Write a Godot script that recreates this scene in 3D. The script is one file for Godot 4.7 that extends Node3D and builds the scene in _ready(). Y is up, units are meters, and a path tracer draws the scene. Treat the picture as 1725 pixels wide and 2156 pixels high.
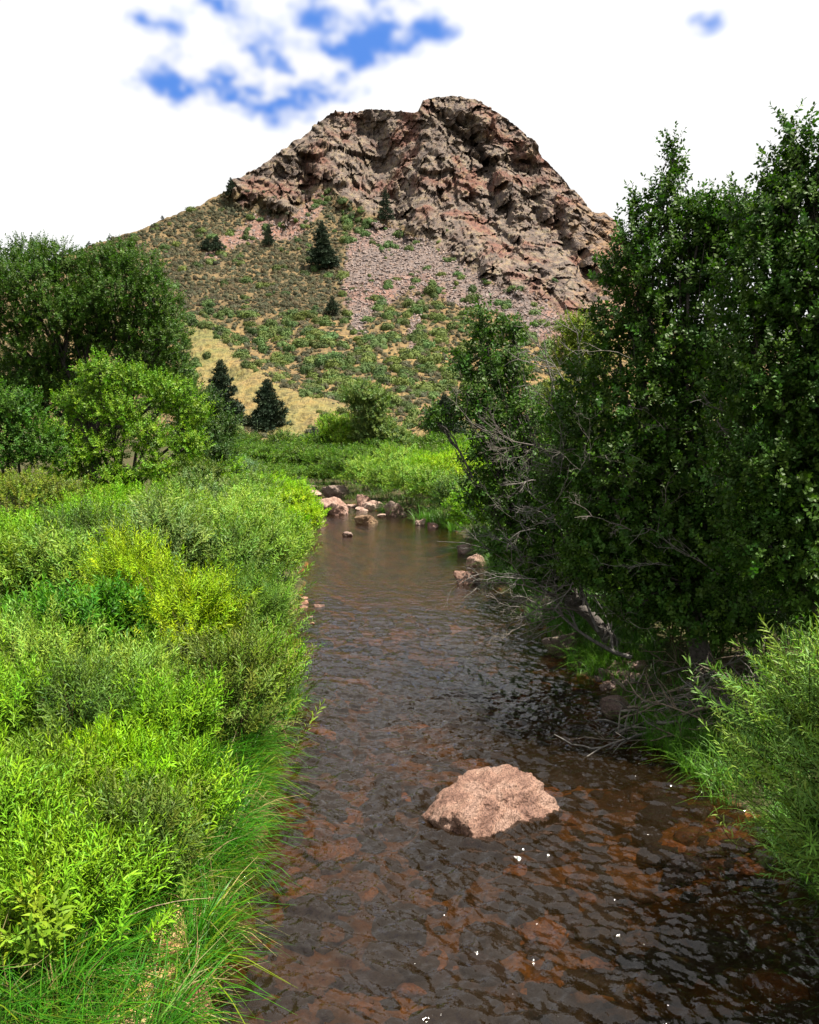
extends Node3D
# A creek seen from a low bridge, running towards a rocky mountain. y is up, metres; the bridge deck eye is at (0, 4, 0) looking along -Z.

const EYE := Vector3(0, 4, 0)
const SLOPE := 0.103592        # tangent of the camera's downward pitch
const HALF_V := 0.564          # tangent of half the vertical field of view
const HALF_H := 0.4512

var rng := RandomNumberGenerator.new()
var M := {}
var taken := {}
var wob := FastNoiseLite.new()

# ---------------------------------------------------------------- measuring
# survey(px, py, d): the world point that lies d metres up the valley on the sight line through (px, py) of a 1725 x 2156 print of the photograph
func sight(px: float, py: float) -> Vector3:
	var x := (px - 862.5) / 862.5 * HALF_H
	var y := -(py - 1078.0) / 1078.0 * HALF_V
	var c := 1.0 / sqrt(1.0 + SLOPE * SLOPE)
	var s := SLOPE * c
	return Vector3(x, y * c - s, -(c + y * s))

func survey(px: float, py: float, d: float) -> Vector3:
	var r := sight(px, py)
	return EYE + r * (d / -r.z)

func level(px: float, py: float, h := 0.0) -> Vector3:
	var r := sight(px, py)
	return EYE + r * ((h - EYE.y) / r.y)

# ---------------------------------------------------------------- mesh helpers
class Geo:
	var v := PackedVector3Array()
	var n := PackedVector3Array()
	var c := PackedColorArray()
	var i := PackedInt32Array()

	func tri(a: Vector3, b: Vector3, d: Vector3, nn: Vector3, col: Color) -> void:
		var k := v.size()
		v.append_array([a, b, d])
		n.append_array([nn, nn, nn])
		c.append_array([col, col, col])
		i.append_array([k, k + 1, k + 2])

	func leaf(base: Vector3, dir: Vector3, nn: Vector3, length: float, width: float, curl: float, col: Color) -> void:
		# a blade of four triangles, widest before the middle, bent down along its length
		var side := dir.cross(nn).normalized() * width * 0.5
		var a := base + dir * length * 0.36
		var b := base + dir * length * 0.72 - nn * curl * length * 0.35
		var t := base + dir * length * 0.98 - nn * curl * length
		var k := v.size()
		v.append_array([base, a - side, a + side, b - side * 0.68, b + side * 0.68, t])
		var n1 := (nn + dir * curl * 0.4).normalized()
		var n2 := (nn + dir * curl * 1.2).normalized()
		n.append_array([nn, n1, n1, n2, n2, n2])
		c.append_array([col, col, col, col, col, col])
		i.append_array([k, k + 2, k + 1, k + 1, k + 2, k + 4, k + 1, k + 4, k + 3, k + 3, k + 4, k + 5])

	func tube(p: PackedVector3Array, r: PackedFloat32Array, sides: int, col: Color) -> void:
		var first := v.size()
		var last := p.size() - 1
		for k in p.size():
			var along := (p[mini(k + 1, last)] - p[maxi(k - 1, 0)]).normalized()
			var u := along.cross(Vector3(0.31, 0.17, 0.93)).normalized()
			var w := along.cross(u)
			for s in sides:
				var a := TAU * s / sides
				var o := u * cos(a) + w * sin(a)
				v.append(p[k] + o * r[k])
				n.append(o)
				c.append(col)
		for k in last:
			for s in sides:
				var a := first + k * sides + s
				var b := first + k * sides + (s + 1) % sides
				i.append_array([a, b, a + sides, b, b + sides, a + sides])

	func face_outward() -> void:
		# front faces run clockwise: make every triangle agree with its normals
		for k in range(0, i.size(), 3):
			var p := v[i[k]]
			if (v[i[k + 2]] - p).cross(v[i[k + 1]] - p).dot(n[i[k]] + n[i[k + 1]] + n[i[k + 2]]) < 0.0:
				var t := i[k + 1]
				i[k + 1] = i[k + 2]
				i[k + 2] = t

	func mesh() -> ArrayMesh:
		if v.size() < 60000:
			face_outward()
		var a := []
		a.resize(Mesh.ARRAY_MAX)
		a[Mesh.ARRAY_VERTEX] = v
		if n.size():
			a[Mesh.ARRAY_NORMAL] = n
		a[Mesh.ARRAY_COLOR] = c
		a[Mesh.ARRAY_INDEX] = i
		var m := ArrayMesh.new()
		m.add_surface_from_arrays(Mesh.PRIMITIVE_TRIANGLES, a)
		return m

func numbered(called: String) -> String:
	var k: int = taken.get(called, 0)
	taken[called] = k + 1
	return called if k == 0 else "%s_%03d" % [called, k]

func put(called: String, m: Mesh, mat: Material, parent: Node = null) -> MeshInstance3D:
	var o := MeshInstance3D.new()
	o.mesh = m
	o.material_override = mat
	o.name = called if parent else numbered(called)
	(parent if parent else self).add_child(o, true)
	return o

func tag(o: Node, label: String, category: String, group := "", kind := "") -> void:
	if label: o.set_meta("label", label)
	if category: o.set_meta("category", category)
	if group: o.set_meta("group", group)
	if kind: o.set_meta("kind", kind)

func thing(called: String, label: String, category: String, where: Vector3, group := "") -> Node3D:
	var o := Node3D.new()
	o.name = numbered(called)
	add_child(o)
	o.position = where
	tag(o, label, category, group)
	return o

func many(called: String, m: Mesh, mat: Material, places: Array, tints: PackedColorArray, parent: Node = null) -> MultiMeshInstance3D:
	var mm := MultiMesh.new()
	mm.transform_format = MultiMesh.TRANSFORM_3D
	mm.use_colors = true
	mm.mesh = m
	mm.instance_count = places.size()
	for k in places.size():
		mm.set_instance_transform(k, places[k])
		mm.set_instance_color(k, tints[k])
	var o := MultiMeshInstance3D.new()
	o.multimesh = mm
	o.material_override = mat
	o.name = called if parent else numbered(called)
	o.set_meta("kind", "stuff")
	(parent if parent else self).add_child(o, true)
	return o

func any_dir() -> Vector3:
	var z := rng.randf_range(-1, 1)
	var a := rng.randf() * TAU
	var s := sqrt(1 - z * z)
	return Vector3(s * cos(a), z, s * sin(a))

func facing(up: Vector3, roll: float) -> Basis:
	# a basis whose y runs along UP
	var y := up.normalized()
	var x := y.cross(Vector3(0.2, 0.1, 0.97)).normalized()
	var z := x.cross(y)
	return Basis(x, y, z) * Basis(Vector3.UP, roll)

func vary(c: Color, light: float, hue: float) -> Color:
	var k := 1.0 + rng.randf_range(-light, light)
	var h := rng.randf_range(-hue, hue)
	return Color(maxf(0, c.r * k * (1 + h)), maxf(0, c.g * k), maxf(0, c.b * k * (1 - h)))

func bent(a: Vector3, b: Vector3, sag: Vector3, k: int, jitter: float) -> PackedVector3Array:
	var p := PackedVector3Array()
	for s in k + 1:
		var t := float(s) / k
		var q := a.lerp(b, t) + sag * 4.0 * t * (1 - t)
		if s > 0 and s < k:
			q += any_dir() * jitter
		p.append(q)
	return p

func taper(k: int, r0: float, r1: float) -> PackedFloat32Array:
	var r := PackedFloat32Array()
	for s in k + 1:
		r.append(lerpf(r0, r1, float(s) / k))
	return r

# ---------------------------------------------------------------- materials
func noise_tex(freq: float, seed_: int, ramp: Array, size := 512, kind := FastNoiseLite.TYPE_SIMPLEX_SMOOTH, oct := 5) -> NoiseTexture2D:
	var f := FastNoiseLite.new()
	f.noise_type = kind
	f.frequency = freq
	f.seed = seed_
	f.fractal_octaves = oct
	var t := NoiseTexture2D.new()
	t.width = size
	t.height = size
	t.seamless = true
	t.noise = f
	if ramp:
		var g := Gradient.new()
		g.offsets = PackedFloat32Array(ramp.map(func(x): return x[0]))
		g.colors = PackedColorArray(ramp.map(func(x): return x[1]))
		t.color_ramp = g
	return t

func grey(x: float) -> Color:
	return Color(x, x, x)

func mat(called: String, rough: float, spec := 0.4, back := Color.BLACK) -> StandardMaterial3D:
	var m := StandardMaterial3D.new()
	m.resource_name = called
	m.vertex_color_use_as_albedo = true
	m.roughness = rough
	m.metallic_specular = spec
	m.cull_mode = BaseMaterial3D.CULL_DISABLED
	if back != Color.BLACK:
		m.backlight_enabled = true
		m.backlight = back
	M[called] = m
	return m

func triplanar(m: StandardMaterial3D, tex: Texture2D, scale: float, bump: Texture2D = null, cm := 0.0) -> void:
	m.albedo_texture = tex
	m.uv1_triplanar = true
	m.uv1_world_triplanar = true
	m.uv1_scale = Vector3.ONE * scale
	if bump:
		m.heightmap_enabled = true
		m.heightmap_texture = bump
		m.heightmap_scale = cm

func make_materials() -> void:
	var leafy := Color(0.74, 0.80, 0.45)
	mat("willow_leaf", 0.5, 0.28, leafy)
	mat("broad_leaf", 0.5, 0.3, Color(0.72, 0.82, 0.42))
	mat("grass_blade", 0.45, 0.4, leafy)
	mat("brush_leaf", 0.7, 0.3, Color(0.5, 0.55, 0.35))
	mat("needle", 0.6, 0.3)
	mat("bark", 0.9, 0.3)
	triplanar(M.bark, noise_tex(0.02, 5, [[0.0, grey(0.45)], [0.5, grey(0.85)], [1.0, grey(1.0)]], 256), 3.0, noise_tex(0.03, 6, [], 256), 1.2)
	mat("soil", 0.95, 0.25)
	triplanar(M.soil, noise_tex(0.02, 7, [[0.0, grey(0.55)], [0.45, grey(0.85)], [0.6, grey(1.0)], [1.0, grey(0.8)]]), 0.7, noise_tex(0.03, 8, []), 3.0)
	mat("crag", 0.92, 0.3)
	triplanar(M.crag, noise_tex(0.012, 9, [[0.0, grey(0.5)], [0.4, grey(0.82)], [0.55, grey(1.0)], [0.75, Color(1.0, 0.93, 0.84)], [1.0, grey(0.75)]]), 0.09, noise_tex(0.02, 10, [], 1024, FastNoiseLite.TYPE_CELLULAR, 3), 30.0)
	mat("granite", 0.8, 0.4)
	var speck := noise_tex(0.06, 11, [[0.0, Color(0.28, 0.23, 0.21)], [0.38, Color(0.52, 0.43, 0.39)], [0.46, Color(0.90, 0.82, 0.77)], [0.6, Color(1.0, 0.95, 0.91)], [0.68, Color(0.66, 0.55, 0.50)], [1.0, Color(0.95, 0.87, 0.82)]], 512, FastNoiseLite.TYPE_SIMPLEX_SMOOTH, 4)
	triplanar(M.granite, speck, 1.4, noise_tex(0.02, 12, []), 1.8)
	mat("cobble", 0.75, 0.4)
	triplanar(M.cobble, noise_tex(0.03, 13, [[0.0, grey(0.5)], [0.5, grey(0.9)], [1.0, grey(1.0)]]), 1.3, noise_tex(0.04, 14, []), 1.5)
	var w := StandardMaterial3D.new()
	w.resource_name = "water"
	w.transparency = BaseMaterial3D.TRANSPARENCY_ALPHA
	w.albedo_color = Color(Color(0.008, 0.0045, 0.0016).linear_to_srgb(), 0.64)
	w.roughness = 0.05
	w.metallic_specular = 0.45
	w.uv1_triplanar = true
	w.uv1_world_triplanar = true
	w.uv1_scale = Vector3(0.4, 0.4, 0.4)
	w.heightmap_enabled = true
	w.heightmap_texture = noise_tex(0.026, 15, [], 1024, FastNoiseLite.TYPE_SIMPLEX_SMOOTH, 4)
	w.heightmap_scale = 0.8
	M["water"] = w

# ---------------------------------------------------------------- camera, sky, sun
func make_camera_and_light() -> void:
	var cam := Camera3D.new()
	cam.name = "camera"
	cam.position = EYE
	cam.rotation = Vector3(-atan(SLOPE), 0, 0)
	cam.fov = rad_to_deg(2.0 * atan(HALF_V))
	cam.near = 0.1
	cam.far = 4000.0
	cam.current = true
	add_child(cam)
	var sun := DirectionalLight3D.new()
	sun.name = "sun"
	sun.light_energy = 1.6
	sun.light_color = Color(1.0, 0.965, 0.91)
	sun.light_angular_distance = 0.5
	sun.shadow_enabled = true
	add_child(sun)
	sun.look_at_from_position(Vector3(0.40, 0.90, 0.06) * 100.0, Vector3.ZERO)
	var e := Environment.new()
	e.background_mode = Environment.BG_SKY
	e.tonemap_mode = Environment.TONE_MAPPER_LINEAR
	e.tonemap_exposure = 3.1
	e.sdfgi_enabled = true
	e.ssao_enabled = true
	e.ssil_enabled = true
	var p := PanoramaSkyMaterial.new()
	p.panorama = ImageTexture.create_from_image(cloudy_sky())
	var s := Sky.new()
	s.sky_material = p
	e.sky = s
	var we := WorldEnvironment.new()
	we.name = "world"
	we.environment = e
	add_child(we)

func cloudy_sky() -> Image:
	# broken cloud: bright white almost everywhere, with ragged blue gaps; gaps listed as azimuth, height (degrees) and half widths
	var w := 1536
	var h := 768
	var im := Image.create_empty(w, h, false, Image.FORMAT_RGBF)
	var f := FastNoiseLite.new()
	f.frequency = 2.6
	f.fractal_octaves = 6
	f.fractal_gain = 0.55
	f.seed = 21
	var big := FastNoiseLite.new()
	big.frequency = 1.1
	big.fractal_octaves = 3
	big.seed = 4
	var gaps := []
	for g in [[720, 8, 85, 30], [870, 0, 35, 12], [790, 95, 75, 16], [720, 130, 50, 14], [570, 140, 45, 26], [505, 185, 140, 15], [625, 185, 75, 15], [430, 192, 75, 18], [360, 130, 34, 40], [500, 110, 30, 32], [600, 243, 50, 18], [1490, 48, 34, 12], [455, 0, 40, 10], [290, 35, 24, 9], [920, 60, 40, 9]]:
		var r := sight(g[0], g[1])
		gaps.append([atan2(r.x, -r.z), atan2(r.y, Vector2(r.x, r.z).length()), g[2] * 0.00052, g[3] * 0.00072, g[1] == 8 or g[0] == 505 or g[0] == 625 or g[0] == 430 or g[0] == 360])
	for y in h:
		var el := PI * (0.5 - (y + 0.5) / h)
		var ce := cos(el)
		for x in w:
			var az := wrapf(TAU * (x + 0.5) / w, -PI, PI)
			var d := Vector3(sin(az) * ce, sin(el), -cos(az) * ce)
			var hole := 0.0
			var n := f.get_noise_3dv(d * Vector3(4.5, 9.0, 4.5))
			var n2 := f.get_noise_3dv(d * Vector3(13.0, 24.0, 13.0) + Vector3(3, 1, 2))
			if absf(az) < 0.6 and el > 0.0 and el < 0.75:
				for g in gaps:
					var q := pow((az - g[0]) / g[2], 2) + pow((el - g[1]) / g[3], 2)
					if q < 12.0:
						hole += exp(-q * 0.45) * (0.95 if g[4] else 0.85)
				hole = 1.0 - exp(-hole)
				hole = smoothstep(0.24, 1.0, hole * (0.95 + 1.1 * n + 0.7 * n2) + 0.25 * n + 0.12 * n2)
			else:
				hole = smoothstep(0.25, 0.95, big.get_noise_3dv(d * 1.4) + n * 0.6 + n2 * 0.3)
			if el < 0.12: hole *= clampf(el / 0.12, 0, 1)
			var bright := 0.355 + 0.05 * n + 0.035 * n2
			var c := Color(bright, bright, bright).lerp(Color(0.038, 0.098, 0.275), hole)
			im.set_pixel(x, y, c)
	return im

# ---------------------------------------------------------------- the land
const SHORE_Z := [20.0, -3.0, -5.6, -6.2, -6.8, -7.55, -8.5, -10.0, -11.5, -13.6, -16.8, -19.9, -25.3, -31.8, -36.4, -42.0, -46.4, -50.0, -60.0]
const SHORE_L := [-1.55, -1.55, -1.50, -1.42, -1.45, -1.48, -1.50, -1.78, -1.85, -2.02, -2.48, -2.51, -2.98, -3.39, -4.1, -5.3, -6.5, -7.6, -12.0]
const SHORE_RZ := [20.0, -3.0, -5.6, -7.2, -8.5, -10.3, -12.3, -13.6, -15.4, -18.4, -21.6, -28.2, -33.2, -34.7, -37.3, -43.7, -47.3, -51.0, -60.0]
const SHORE_R := [3.3, 3.3, 3.3, 3.54, 3.59, 3.30, 3.08, 2.83, 2.60, 2.53, 2.0, 1.95, 1.75, 0.8, -0.5, -3.3, -5.0, -5.9, -10.0]

func along(zs: Array, xs: Array, z: float) -> float:
	for k in zs.size() - 1:
		if z > zs[k + 1]:
			return lerpf(xs[k], xs[k + 1], clampf((zs[k] - z) / (zs[k] - zs[k + 1]), 0, 1))
	return xs[-1]

func shore_l(z: float) -> float:
	return along(SHORE_Z, SHORE_L, z) + 0.14 * wob.get_noise_1d(z * 90.0)

func shore_r(z: float) -> float:
	return along(SHORE_RZ, SHORE_R, z) + 0.16 * wob.get_noise_1d(z * 80.0 + 500.0)

func ground_at(x: float, z: float) -> float:
	var n := wob.get_noise_2d(x * 20.0, z * 20.0)
	if z < -62.0:
		return 0.5 + 0.3 * n
	var l := shore_l(z)
	var r := shore_r(z)
	var q := minf(x - l, r - x)
	if q >= 0.0:
		return 0.02 - 0.16 * smoothstep(0.0, 0.3, q) - 0.30 * smoothstep(0.2, 1.6, q) + 0.10 * wob.get_noise_2d(x * 60.0, z * 60.0)
	q = -q
	return 0.02 + 0.30 * smoothstep(0.0, 0.9, q) + 0.22 * smoothstep(1.0, 6.0, q) + 0.2 * smoothstep(6.0, 25.0, q) + 0.09 * n * minf(q, 1.0)

func sheet(xs: PackedFloat32Array, zs: PackedFloat32Array, height: Callable, tint: Callable) -> Geo:
	var g := Geo.new()
	var nx := xs.size()
	for z in zs:
		for x in xs:
			var y: float = height.call(x, z)
			g.v.append(Vector3(x, y, z))
			g.c.append(tint.call(x, y, z))
	g.n.resize(g.v.size())
	smooth_grid(g, nx, zs.size())
	return g

func smooth_grid(g: Geo, nx: int, nz: int) -> void:
	var up := 0.0
	for k in nz:
		for j in nx:
			var a := g.v[k * nx + mini(j + 1, nx - 1)] - g.v[k * nx + maxi(j - 1, 0)]
			var b := g.v[mini(k + 1, nz - 1) * nx + j] - g.v[maxi(k - 1, 0) * nx + j]
			var n := a.cross(b).normalized()
			up += n.y
			g.n[k * nx + j] = n
	var swap := up < 0.0
	if swap:
		for k in g.n.size():
			g.n[k] = -g.n[k]
	for k in nz - 1:
		for j in nx - 1:
			var a := k * nx + j
			if swap:
				g.i.append_array([a, a + 1, a + nx, a + 1, a + nx + 1, a + nx])
			else:
				g.i.append_array([a, a + nx, a + 1, a + 1, a + nx, a + nx + 1])

func steps(parts: Array) -> PackedFloat32Array:
	var out := PackedFloat32Array()
	for p in parts:
		if p is Array:
			var k := int(round((p[1] - p[0]) / p[2]))
			for s in k:
				out.append(p[0] + (p[1] - p[0]) * s / k)
		else:
			out.append(p)
	return out

func make_ground() -> void:
	var xs := steps([-1500.0, -500.0, -200.0, [-120.0, -24.0, 8.0], [-24.0, -8.0, 1.0], [-8.0, 6.0, 0.16], [6.0, 24.0, 1.0], [24.0, 120.0, 8.0], 120.0, 200.0, 500.0, 1500.0])
	var zs := steps([-1500.0, -600.0, -250.0, [-160.0, -64.0, 4.0], [-64.0, -24.0, 0.5], [-24.0, -4.0, 0.16], [-4.0, 12.0, 2.0], 40.0, 200.0, 1500.0])
	zs.reverse()
	var patch := FastNoiseLite.new()
	patch.frequency = 1.0
	patch.seed = 31
	var tint := func(x: float, y: float, z: float) -> Color:
		var n := patch.get_noise_2d(x * 1.3, z * 1.3)
		var m := patch.get_noise_2d(x * 5.0 + 40.0, z * 5.0)
		if z > -62.0 and y < 0.0:
			# algae-stained bed: rust, ochre and slate patches
			var c := Color(0.27, 0.085, 0.010).lerp(Color(0.026, 0.015, 0.008), clampf(0.5 + n, 0, 1))
			return c.lerp(Color(0.022, 0.02, 0.02), clampf(m * 1.3, 0, 0.8))
		return Color(0.075, 0.058, 0.032).lerp(Color(0.05, 0.062, 0.018), clampf(0.5 + n + 0.5 * m, 0, 1))
	var g := sheet(xs, zs, ground_at, tint)
	var o := put("ground", g.mesh(), M.soil)
	o.set_meta("kind", "structure")
	# water: a sheet with real ripples, livelier on the riffle in front and calm up the creek
	var wn := FastNoiseLite.new()
	wn.frequency = 1.0
	wn.seed = 8
	wn.fractal_octaves = 3
	wn.fractal_gain = 0.45
	var wz := steps([[-62.0, -24.0, 0.2], [-24.0, -13.0, 0.06], [-13.0, -4.4, 0.03], -4.4, -3.0, 3.0])
	wz.reverse()
	var nx := 220
	var q := Geo.new()
	for z in wz:
		var l := along(SHORE_Z, SHORE_L, z) - 0.5
		var r := along(SHORE_RZ, SHORE_R, z) + 0.5
		var amp := lerpf(0.006, 0.047, smoothstep(-24.0, -11.0, z))
		for j in nx:
			var x := lerpf(l, r, float(j) / (nx - 1))
			var swirl := wn.get_noise_2d(x * 0.5, z * 0.4) * 1.2
			var y := amp * (wn.get_noise_2d(x * 1.6 + swirl, z * 3.6 + swirl) * 0.8 + 0.55 * wn.get_noise_2d(x * 5.0 + 70.0, z * 8.5 + swirl * 2.0) + 0.22 * wn.get_noise_2d(x * 11.0, z * 17.0))
			var away := Vector2(x - 0.85, (z + 9.0) * 1.1).length() - 0.75
			if away < 1.2:
				y += 0.022 * sin(away * 19.0) * exp(-absf(away) * 2.6)
			g_point(q, Vector3(x, y, z))
	q.n.resize(q.v.size())
	smooth_grid(q, nx, wz.size())
	var wo := put("creek_water", q.mesh(), M.water)
	wo.set_meta("kind", "structure")

func g_point(q: Geo, p: Vector3) -> void:
	q.v.append(p)
	q.c.append(Color.WHITE)

# ---------------------------------------------------------------- rocks
func boulder_mesh(seed_: int, side: int, planes: Array, rough := 0.05, fine := 2.2, tint := Color.WHITE, crisp := 22.0) -> ArrayMesh:
	# a convex block cut by planes, its faces roughened; unit size, scaled by the caller
	var f := FastNoiseLite.new()
	f.seed = seed_
	f.frequency = fine
	f.fractal_octaves = 4
	var reach := func(d: Vector3) -> Vector3:
		var r := 0.0
		for p in planes:
			var k: float = maxf(p[0].dot(d), 0.0) / p[1]
			r += pow(k, crisp)
		return d * (pow(r, -1.0 / crisp) * (1.0 + rough * 2.0 * f.get_noise_3dv(d)))
	var g := Geo.new()
	for face in 6:
		var u := Vector3.ZERO
		u[face % 3] = 1.0 if face < 3 else -1.0
		var a := Vector3(u.y, u.z, u.x)
		var b := u.cross(a)
		var k := g.v.size()
		for y in side + 1:
			for x in side + 1:
				var d := (u + a * tan((2.0 * x / side - 1.0) * PI / 4) + b * tan((2.0 * y / side - 1.0) * PI / 4)).normalized()
				var t := d.cross(Vector3(0.3, 0.9, 0.2)).normalized()
				var s := d.cross(t)
				var p: Vector3 = reach.call(d)
				var nn: Vector3 = (reach.call((d + t * 0.03).normalized()) - p).cross(reach.call((d + s * 0.03).normalized()) - p)
				g.v.append(p)
				g.n.append(nn.normalized() if nn.dot(d) > 0 else -nn.normalized())
				var patch := clampf(0.5 + 1.5 * f.get_noise_3dv(d * 0.45 + Vector3(9, 2, 4)), 0, 1)
				g.c.append(tint * Color(0.62, 0.53, 0.50).lerp(Color(1.25, 1.2, 1.15), patch))
		for y in side:
			for x in side:
				var q := k + y * (side + 1) + x
				g.i.append_array([q, q + side + 1, q + 1, q + 1, q + side + 1, q + side + 2])
	return g.mesh()

func block_planes(k: int, lean := 0.25) -> Array:
	var out := []
	for s in [Vector3.RIGHT, Vector3.LEFT, Vector3.UP, Vector3.DOWN, Vector3.FORWARD, Vector3.BACK]:
		out.append([(s + any_dir() * lean).normalized(), rng.randf_range(0.8, 1.0)])
	for s in k:
		out.append([any_dir(), rng.randf_range(0.82, 1.08)])
	return out

var rock_meshes := []
func make_rock_meshes() -> void:
	for k in 9:
		rock_meshes.append(boulder_mesh(50 + k, 12, block_planes(8 + k % 4, 0.55), 0.07, 1.8))
	for k in 4:
		rock_meshes.append(boulder_mesh(70 + k, 4, block_planes(4, 0.3), 0.06, 1.5))

func tinted(base: StandardMaterial3D, c: Color) -> StandardMaterial3D:
	var key := "%s_%s" % [base.resource_name, c.to_html()]
	if not M.has(key):
		var m: StandardMaterial3D = base.duplicate()
		m.albedo_color = c.linear_to_srgb()
		M[key] = m
	return M[key]

func rock(called: String, label: String, at: Vector3, size: Vector3, turn: float, kind: int, tint: Color, group := "") -> MeshInstance3D:
	var o := put(called, rock_meshes[kind], tinted(M.granite, tint))
	o.transform = Transform3D(Basis(Vector3.UP, turn) * Basis(Vector3(1, 0, 0.4).normalized(), rng.randf_range(-0.2, 0.2)) * Basis.from_scale(size * 0.5), at)
	tag(o, label, "rock", group)
	return o

func make_rocks() -> void:
	var B := func(x, y, z, h): return [Vector3(x, y, z).normalized(), h]
	# cut as surveyed: a long slab face to the front right, a short dark end to the left
	var big := [B.call(-0.18, 1, 0.06, 0.262), B.call(0.47, 0.60, 0.65, 0.31), B.call(-0.61, 0.25, 0.75, 0.62), B.call(-0.74, 0.40, -0.50, 0.50), B.call(-0.90, 0.30, 0.20, 0.70), B.call(0.66, 0.37, -0.66, 0.52), B.call(1.0, 0.35, 0.15, 0.68), B.call(0.0, 0.35, -1.0, 0.55), B.call(0, -1, 0, 0.5), B.call(0.5, -0.45, 0.7, 0.36), B.call(-0.7, -0.45, 0.6, 0.6), B.call(-0.6, 0.7, 0.15, 0.47), B.call(0.5, 0.85, -0.1, 0.55), B.call(0.1, 0.75, 0.65, 0.44)]
	var o := put("boulder", boulder_mesh(3, 52, big, 0.06, 2.6, Color.WHITE, 42.0), tinted(M.granite, Color(0.27, 0.205, 0.175)))
	o.position = Vector3(0.84, 0.0, -8.92)
	tag(o, "large pinkish granite boulder standing in the middle of the creek", "boulder")
	var pink := Color(0.40, 0.325, 0.295)
	var pale := Color(0.47, 0.425, 0.395)
	var dark := Color(0.19, 0.175, 0.165)
	var grey_ := Color(0.27, 0.245, 0.23)
	# px, py of the waterline, width, height, depth (m), mesh, tint, label
	var list := [
		[692, 1082, 1.3, 0.66, 1.0, 0, pink, "widest pink boulder by the left bank far up the creek"],
		[712, 1084, 0.8, 0.42, 0.7, 1, pink, "low pink rock leaning on the wide boulder up the creek"],
		[668, 1102, 0.45, 0.1, 0.35, 4, pale, "small flat pale rock below the wide far boulder"],
		[768, 1070, 0.62, 0.62, 0.5, 3, pink, "tall slanted pink rock standing far up the creek"],
		[783, 1074, 0.95, 0.42, 0.6, 5, pale, "low pale rock leaning against the tall slanted rock"],
		[762, 1075, 0.5, 0.14, 0.4, 6, pale, "flat stone awash beside the slanted far rock"],
		[768, 1103, 0.8, 0.34, 0.6, 2, Color(0.29, 0.245, 0.16), "rounded tan rock alone in the calm water"],
		[731, 1129, 0.38, 0.15, 0.3, 7, grey_, "small dark rock just breaking the calm water"],
		[656, 1148, 0.22, 0.08, 0.2, 8, pale, "small pale stone at the edge of the left willows"],
		[738, 1068, 0.5, 0.14, 0.4, 4, pale, "little flat stone between the two far boulders"],
		[803, 1088, 0.4, 0.13, 0.3, 6, pale, "little pale stone in front of the grey rock"],
		[832, 1086, 0.78, 0.5, 0.6, 1, grey_, "grey rock by the grass tuft on the far right bank"],
		[851, 1088, 0.26, 0.2, 0.25, 7, grey_, "small grey stone under the far right willows"],
		[886, 1105, 0.36, 0.17, 0.3, 8, pale, "small whitish stone at the foot of the far willows"],
		[912, 1112, 0.4, 0.2, 0.35, 2, Color(0.33, 0.26, 0.25), "purplish stone beside the bright grass on the far bank"],
		[715, 1052, 1.2, 0.65, 0.8, 0, grey_, "grey rounded boulder in the shade of the farthest willows"],
		[640, 1046, 1.5, 0.32, 0.8, 4, pale, "broad pale slab at the bend of the creek"],
		[622, 1035, 1.2, 0.34, 0.7, 6, pink, "pink slab behind the broad slab at the bend"],
		[652, 1036, 1.3, 0.4, 0.7, 1, pale, "rounded pale slab on the far shore of the bend"],
		[986, 1228, 0.62, 0.32, 0.45, 3, Color(0.30, 0.235, 0.20), "tan rock in the water under the overhanging bare twigs"],
		[1002, 1192, 0.5, 0.34, 0.4, 5, pink, "pinkish rock behind the tan rock under the twigs"],
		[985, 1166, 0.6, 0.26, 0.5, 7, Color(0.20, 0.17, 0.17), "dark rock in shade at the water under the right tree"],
		[1126, 1286, 0.5, 0.3, 0.4, 2, Color(0.33, 0.29, 0.27), "pale rounded rock on the shore beneath the leaning tree"],
		[1178, 1306, 0.6, 0.46, 0.5, 1, Color(0.33, 0.27, 0.25), "brown rock beside the grass beneath the leaning tree"],
		[1212, 1282, 0.5, 0.32, 0.45, 8, Color(0.33, 0.25, 0.21), "pink rock half hidden behind the leaning trunk"],
		[1200, 1382, 0.62, 0.38, 0.45, 0, dark, "largest blocky dark rock on the right shore"],
		[1238, 1378, 0.55, 0.30, 0.4, 5, dark, "flat-topped dark rock against the blocky shore rock"],
		[1192, 1345, 0.28, 0.14, 0.25, 6, Color(0.45, 0.40, 0.30), "small yellowish stone lying on the blocky dark rock"],
		[1172, 1375, 0.25, 0.16, 0.25, 4, grey_, "small grey stone at the left foot of the blocky rock"],
		[573, 1560, 0.30, 0.26, 0.30, 3, Color(0.34, 0.235, 0.19), "orange-pink rock at the left waterline below the bushy willow"],
		[583, 1440, 0.26, 0.16, 0.25, 1, Color(0.50, 0.44, 0.32), "pale stone at the left waterline by the small grass clump"],
		[578, 1465, 0.22, 0.14, 0.2, 2, Color(0.50, 0.45, 0.34), "pale yellow stone under the willow at the left waterline"],
		[400, 2150, 0.30, 0.20, 0.22, 5, Color(0.33, 0.18, 0.14), "dark reddish rock at the bottom of the left bank"],
		[1305, 1510, 0.45, 0.26, 0.35, 7, Color(0.15, 0.135, 0.13), "dark wet rock at the end of the fallen pole"],
	]
	for r in list:
		var p := level(r[0], r[1])
		var k: float = 1.05 if p.z < -30.0 else 1.0
		rock("rock", r[7], Vector3(p.x, r[3] * 0.16, p.z - r[4] * 0.35), Vector3(r[2], r[3] * 1.5, r[4]) * k, rng.randf() * TAU if r[3] < 0.3 else rng.randf_range(-0.4, 0.4), r[5], r[6], "rocks in and beside the creek")
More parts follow.
